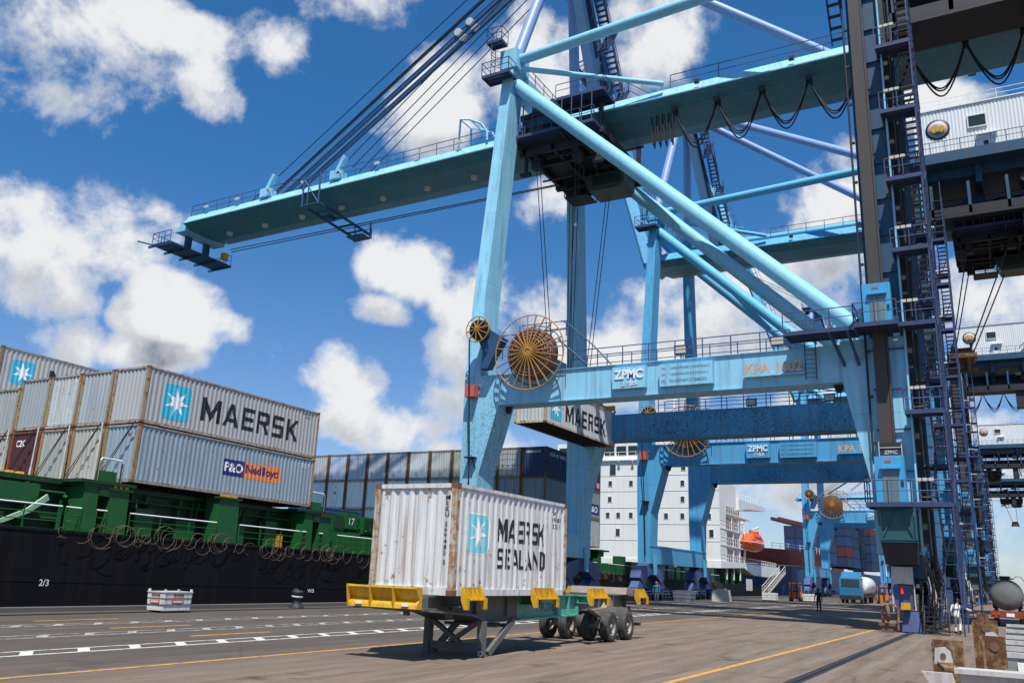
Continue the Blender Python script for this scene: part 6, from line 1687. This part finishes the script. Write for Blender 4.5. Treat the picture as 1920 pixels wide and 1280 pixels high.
# ---- white superstructure
SY = 96.0
mb = MB(); mb.box(-29, .3, SY, SY + 3.2, 5.6, 20.3); mb.box(-29, -2.6, SY + 3.2, SY + 22, 5.6, 17.5)
sup = mb.build('superstructure', 'white', ship)
for z in (8.55, 10.9, 13.25, 15.68, 18.0):
    mb = MB(); mb.box(-29, .32, SY - .03, SY - .002, z, z + .05); mb.build('deck_seam', 'palegrey', sup)
def win(x, z, w_=.55, h_=.75):
    mb = MB(); mb.box(x - w_ / 2 - .08, x + w_ / 2 + .08, SY - .05, SY - .003, z - h_ / 2 - .08, z + h_ / 2 + .08); f = mb.build('window_frame', 'white', sup)
    mb = MB(); mb.box(x - w_ / 2, x + w_ / 2, SY - .07, SY - .052, z - h_ / 2, z + h_ / 2); mb.build('window_pane', 'glass', f)
for x, z in ((-16.35, 16.9), (-16.4, 14.55), (-16.7, 12.2), (-15.0, 12.2), (-13.0, 16.9), (-13.0, 12.2), (-8.6, 16.85), (-5.05, 16.8), (-8.65, 14.5), (-5.05, 14.5), (-7.55, 12.1), (-5.1, 12.1), (-1.2, 12.05), (-20, 14.5), (-20, 12.2), (-23, 16.8), (-23, 12.2), (-11, 14.5)): win(x, z)
for x, z in ((-15.05, 9.7), (-9.4, 9.7), (-.9, 9.7), (-20, 9.7), (-4.9, 19.2)): win(x, z, .6, 1.0)
win(-15.95, 18.95, .95, 1.6)
mb = MB(); mb.box(-29, -1, SY - .3, SY + 6, 20.31, 20.5); mb.box(-26, -4, SY + 1.2, SY + 7, 20.5, 23.4); mb.build('bridge', 'white', sup)
for i in range(11):
    x = -25.6 + i * 1.95; mb = MB(); mb.prism([(SY + 1.14, 21.3), (SY + 1.19, 21.3), (SY + .99, 22.7), (SY + .94, 22.7)], 'x', x, x + 1.6); mb.build('bridge_window', 'glass', sup)
mb = MB(); mb.rail([(-29, SY - .2, 20.5), (-1, SY - .2, 20.5)], 1.1, 1.4, .035); mb.build('bridge_railing', 'white', sup)
for x in (-14.9, -12.7):
    mb = MB(); mb.tube((x, SY - .4, 20.2), (x, SY - .02, 19.2), .14, 10); mb.build('searchlight', 'palegrey', sup)
mb = MB()
mb.tube((-7.6, SY + 4, 23.4), (-7.6, SY + 4, 32), .14, 8); mb.tube((-10.5, SY + 4, 23.4), (-10.3, SY + 4, 28.5), .12, 8)
for z in (27.0, 28.6, 30.2): mb.tube((-9.0, SY + 4, z), (-6.2, SY + 4, z), .06, 6)
mb.box(-12.6, -9.0, SY + 3.9, SY + 4.05, 28.5, 28.75)
for a in ((-8.8, 23.4, -7.7, 29), (-6.4, 23.4, -7.5, 29)): mb.tube((a[0], SY + 4, a[1]), (a[2], SY + 4, a[3]), .06, 6)
mb.rail([(-12, SY + 3, 23.4), (-4.5, SY + 3, 23.4)], 1.0, 1, .03)
mb.build('radar_mast', 'white', sup)
mb = MB(); mb.taper((-9, -3.5, SY + 8, SY + 16, 17.5), (-8, -4, SY + 9, SY + 15, 23.5)); mb.build('funnel', 'palegrey', sup)
# balcony decks on the quay side
for z, y0, y1 in ((8.15, SY + .2, SY + 13.3), (10.45, SY + .2, SY + 13.4), (12.75, SY + 3.3, SY + 17), (5.75, SY + .2, SY + 34)):
    mb = MB(); mb.box(-2.65, .35, y0, y1, z, z + .16); d = mb.build('side_deck', 'white', sup)
    mb = MB(); mb.rail([(.3, y0, z + .16), (.3, y1, z + .16)], 1.05, 1.25, .035); mb.build('deck_railing', 'white', d)
    for y in (y0 + 3.3, y0 + 7, y0 + 10.5):
        mb = MB(); mb.box(.1, .26, y, y + .16, z - 2.2, z); mb.build('deck_pillar', 'white', d)
        mb = MB(); mb.box(-2.62, -2.56, y, y + .9, z - 2.0, z - .2); mb.build('door', 'grime', d)
mb = MB(); mb.prism([(SY + 10.9, 15.5), (SY + 27.8, 15.9), (SY + 27.8, 15.2), (SY + 17, 14.6), (SY + 10.9, 13.9)], 'x', -14, .2); bw = mb.build('stern_platform', 'white', sup)
mb = MB(); mb.rail([(.15, SY + 3.3, 17.5), (.15, SY + 11, 17.5)], 1.0, 1.2, .03); mb.rail([(.1, SY + 11, 15.7), (.1, SY + 27.8, 15.95)], 1.1, 1.6, .035); mb.build('platform_railing', 'white', bw)
mb = MB(); mb.box(-2.58, .0, SY + 3.4, SY + 10, 14.0, 17.3); mb.build('side_house', 'white', sup)
mb = MB(); mb.prism([(SY - .1, 5.0), (SY - .1, 6.0), (SY + 36, 6.3), (SY + 36.5, 5.4), (SY + 28, 4.5), (SY + 18, 4.5), (SY + 12.3, 5.45)], 'x', -20, .42); mb.build('boat_deck_side', 'white', sup)
mb = MB()
for s in (-.3, .3): mb.bar((.0, SY + 4 + s * 0 , 8.3), (.0, SY + 6.4, 10.4), .05, .12)
for i in range(8): mb.box(-.4, .2, SY + 4 + i * .3, SY + 4.22 + i * .3, 8.45 + i * .26, 8.48 + i * .26)
mb.build('deck_stair', 'white', sup)
for y in (100.5, 104, 108.5):
    mb = MB(); mb.box(-1.2, -.4, y, y + 1.6, 3.04, 4.6); mb.build('deck_locker', 'green', ship)
for y in range(58, 96, 3):
    mb = MB(); mb.box(-1.3, -.4, y, y + rs.uniform(1.2, 2.3), 3.04, 3.04 + rs.uniform(1.0, 2.1)); mb.build('deck_locker', 'green', ship)
mb = MB(); mb.box(HX + .01, HX + .05, 109, 112.6, 2.2, 3.9); tag_ = mb.build('gangway_sign_sheet', 'whitewear', ship)
# lifeboat hung on the quay side
lb = thing('lifeboat', 'orange enclosed lifeboat hanging beside the white superstructure', 'lifeboat', W(.6, 113, 9.3), rot=(SR, 0, 0))
mb = MB(); n = 14; rings = []
for i in range(n + 1):
    t = i / n; y = -5.6 + 11.2 * t; e = math.sin(math.pi * min(1, max(0, t)) ) ** .45 if 0 < t < 1 else 0.02
    ring = []
    for a in range(16):
        q = 2 * math.pi * a / 16; hx = 1.35 * e * math.cos(q); hz = math.sin(q) * (1.25 if math.sin(q) < 0 else .75) * e
        ring.append((hx, y, hz + (.35 if t > .85 else 0) * (t - .85) * 4))
    rings += ring
mb.add(rings, [(i * 16 + a, (i + 1) * 16 + a, (i + 1) * 16 + (a + 1) % 16, i * 16 + (a + 1) % 16) for i in range(n) for a in range(16)], True)
mb.build('hull', 'lifeboat', lb)
mb = MB(); mb.taper((-1.0, 1.0, -3.2, 3.6, .5), (-.7, .7, -2.4, 2.6, 1.45)); mb.build('canopy', 'lifeboat', lb)
mb = MB(); mb.box(-.55, .55, .9, 2.2, 1.45, 1.95); mb.build('wheelhouse', 'lifeboat', lb)
mb = MB(); mb.box(.70, .98, -1.5, 2.2, .75, 1.0); mb.build('window_band', 'glass', lb)
mb = MB(); mb.torus((0, 0, .05), (0, 0, 1), 1.0, .04, 24, 5); o = mb.build('grab_line', 'inkwhite', lb); o.scale = (1.36, 5.3, 1)
for y in (108, 117.5):
    mb = MB(); mb.path([(-2.0, y, 6), (-1.6, y, 9.5), (-.8, y, 11.6), (.6, y, 12.1)], .16, 6); mb.tube((.6, y, 12.1), (.6, y, 9.8), .03, 5); mb.build('boat_davit', 'white', ship)
# gangway
gw = thing('gangway', 'grey slanting gangway from the quay up to the ship stern', 'gangway', (-31.9, 140, 0))
GO = (-31.9, 140, 0)
for x in (-32.4, -31.5):
    mb = MB(GO); mb.bar((x, 136.5, .45), (x, 149, 3.7), .08, .3); mb.build('side_rail', 'palegrey', gw)
    mb = MB(GO); mb.tube((x, 136.5, 1.5), (x, 149, 4.75), .05, 6); mb.tube((x, 136.5, 1.0), (x, 149, 4.2), .035, 5)
    for i in range(9): y = 136.5 + i * 1.56; z = .45 + i * .406; mb.tube((x, y, z), (x, y, z + 1.05), .04, 5)
    mb.build('handrail', 'palegrey', gw)
for i in range(16):
    mb = MB(GO); y = 136.9 + i * .78; z = .5 + i * .203; mb.box(-32.35, -31.55, y, y + .3, z, z + .05); mb.build('step', 'palegrey', gw)

# ------------------------------------------------------------------ second ship farther along
VO2 = (-40, 250, 0)
s2 = thing('cargo_ship', 'dark blue cargo ship with red deck and red deck cranes, far along the quay', 'ship', VO2)
def V2(): return MB(VO2)
mb = V2(); n = 10
pts = [(-36, 205), (-36.2, 195), (-38, 186), (-42, 178), (-48, 172), (-50, 172), (-62, 178), (-66, 186), (-68, 205), (-68, 430), (-36, 430)]
mb.prism(pts, 'z', -3, 5.6); pts2 = [((x + 50) * 1.06 - 50, y - (7 if y < 200 else 0)) for x, y in pts]
b_ = len(mb.v)
mb.build('hull', 'hullblue', s2)
mb = V2(); bw = [(-35.8, 208), (-36, 196), (-38, 184), (-43, 173), (-49, 166), (-55, 173), (-64, 186), (-66, 208)]
bt = [(-35.2, 208), (-35.5, 194), (-37.5, 181), (-42.5, 168), (-49, 158), (-56, 168), (-65, 184), (-67, 208)]
vs_ = [(x, y, 5.6) for x, y in bw] + [(x, y, 8.6) for x, y in bt]; k = len(bw)
mb.add(vs_, [(i, i + 1, k + i + 1, k + i) for i in range(k - 1)]); mb.build('bow_flare', 'deckred', s2)
mb = V2(); mb.add([(x, y, 8.45 if y < 200 else 7.9) for x, y in bt], [tuple(range(k))]); mb.build('bow_deck', 'deckred', s2)
mb = V2(); mb.rail([(x, y, 8.6) for x, y in bt], 1.1, 3, .05); mb.build('bow_railing', 'white', s2)
mb = V2(); mb.tube((-49, 176, 8.5), (-49, 176, 15.5), .35, 8, .2); mb.tube((-49, 176, 14), (-46, 205, 8.5), .12, 6); mb.build('fore_mast', 'cranered', s2)
# containers of the second ship, each its own
G3 = 'blue containers stacked on the far ship'
k = 0
desc = ['front', 'second', 'third', 'fourth', 'fifth', 'sixth', 'seventh']
for bay, (y, tiers) in enumerate(((209, 3), (222, 2), (250, 4), (263, 4), (276, 5), (300, 5), (313, 5))):
    for j in range(3):
        for tt in range(tiers):
            col = [(.010, .035, .10), (.012, .045, .13), (.015, .035, .08), (.09, .02, .02)][(bay * 3 + j * 2 + tt * 5) % 4 if (bay + tt) % 3 == 0 else (bay + tt) % 3]
            t = thing('shipping_container', 'blue toned container on the far ship, %s bay, row %s, tier %s' % (desc[bay], ['outer', 'middle', 'inner'][j], ['lowest', 'second', 'third', 'fourth', 'fifth'][tt]), 'container', (-36.6 - j * 2.55, y, 7.0 + tt * 2.7), G3)
            if ('far', 0) not in _cm:
                mb = MB(); corr(mb, .05, 12.1, .05, 2.55, lambda u, z, d: (-.02 + d, u, z)); a_ = mb.mesh('side_panel')
                mb = MB(); mb.box(-2.42, -.07, .06, 12.1, 0, 2.6); b2_ = mb.mesh('body')
                mb = MB(); mb.box(-2.43, 0, 0, .12, 0, .1); mb.box(-2.43, 0, 0, .12, 2.5, 2.62); mb.box(-.12, 0, -.01, .11, .101, 2.499); mb.box(-2.43, -2.31, -.01, .11, .101, 2.499); c_ = mb.mesh('end_frame')
                _cm[('far', 0)] = (a_, b2_, c_)
            for me in _cm[('far', 0)]:
                if not me.materials: me.materials.append(MT['contclean'])
                o = link(me.name.split('.')[0], me, t); o.color = (*col, 1)
def deck_crane(x, y, h, jib, label):
    t = thing('deck_crane', label, 'crane', (x, y, 5), 'red deck cranes on the far ship')
    mb = MB(); mb.taper((-1.8, 1.8, -1.8, 1.8, 0), (-1.6, 1.6, -1.6, 1.6, h)); mb.build('column', 'cranered', t)
    mb = MB(); mb.box(-2.1, 2.1, -2.1, 2.6, h + .01, h + 3.6); mb.build('slewing_house', 'cranered', t)
    mb = MB(); mb.box(-1.4, -.2, -2.16, -2.101, h + 1.4, h + 2.8); mb.build('cab_window', 'glass', t)
    for s in (-.9, .9):
        mb = MB(); mb.bar((s, -2, h + .8), (s, -jib, h - .6), .9, 1.6, .45, .8); mb.build('jib_arm', 'cranered', t)
    for f in (.3, .55, .8, .98):
        mb = MB(); q = -2 - (jib - 2) * f; z = h + .8 - 1.4 * f; mb.box(-.88, .88, q - .15, q + .15, z - .15, z + .15); mb.build('jib_tie', 'cranered', t)
deck_crane(-50, 319, 13.5, 92, 'red deck crane on the far ship, nearer one with long jib to the left')
deck_crane(-50, 368, 18, 70, 'red deck crane on the far ship, farther one by white house')
mb = V2(); mb.box(-66, -38, 380, 395, 5.6, 27); mb.box(-68, -36, 382, 390, 27, 30); wh = mb.build('superstructure', 'white', s2)
for i in range(4):
    for j in range(6):
        mb = V2(); x = -60 + j * 4.2; z = 12 + i * 3.6; mb.box(x, x + .9, 379.9, 379.99, z, z + 1.1); mb.build('window_pane', 'glass', wh)
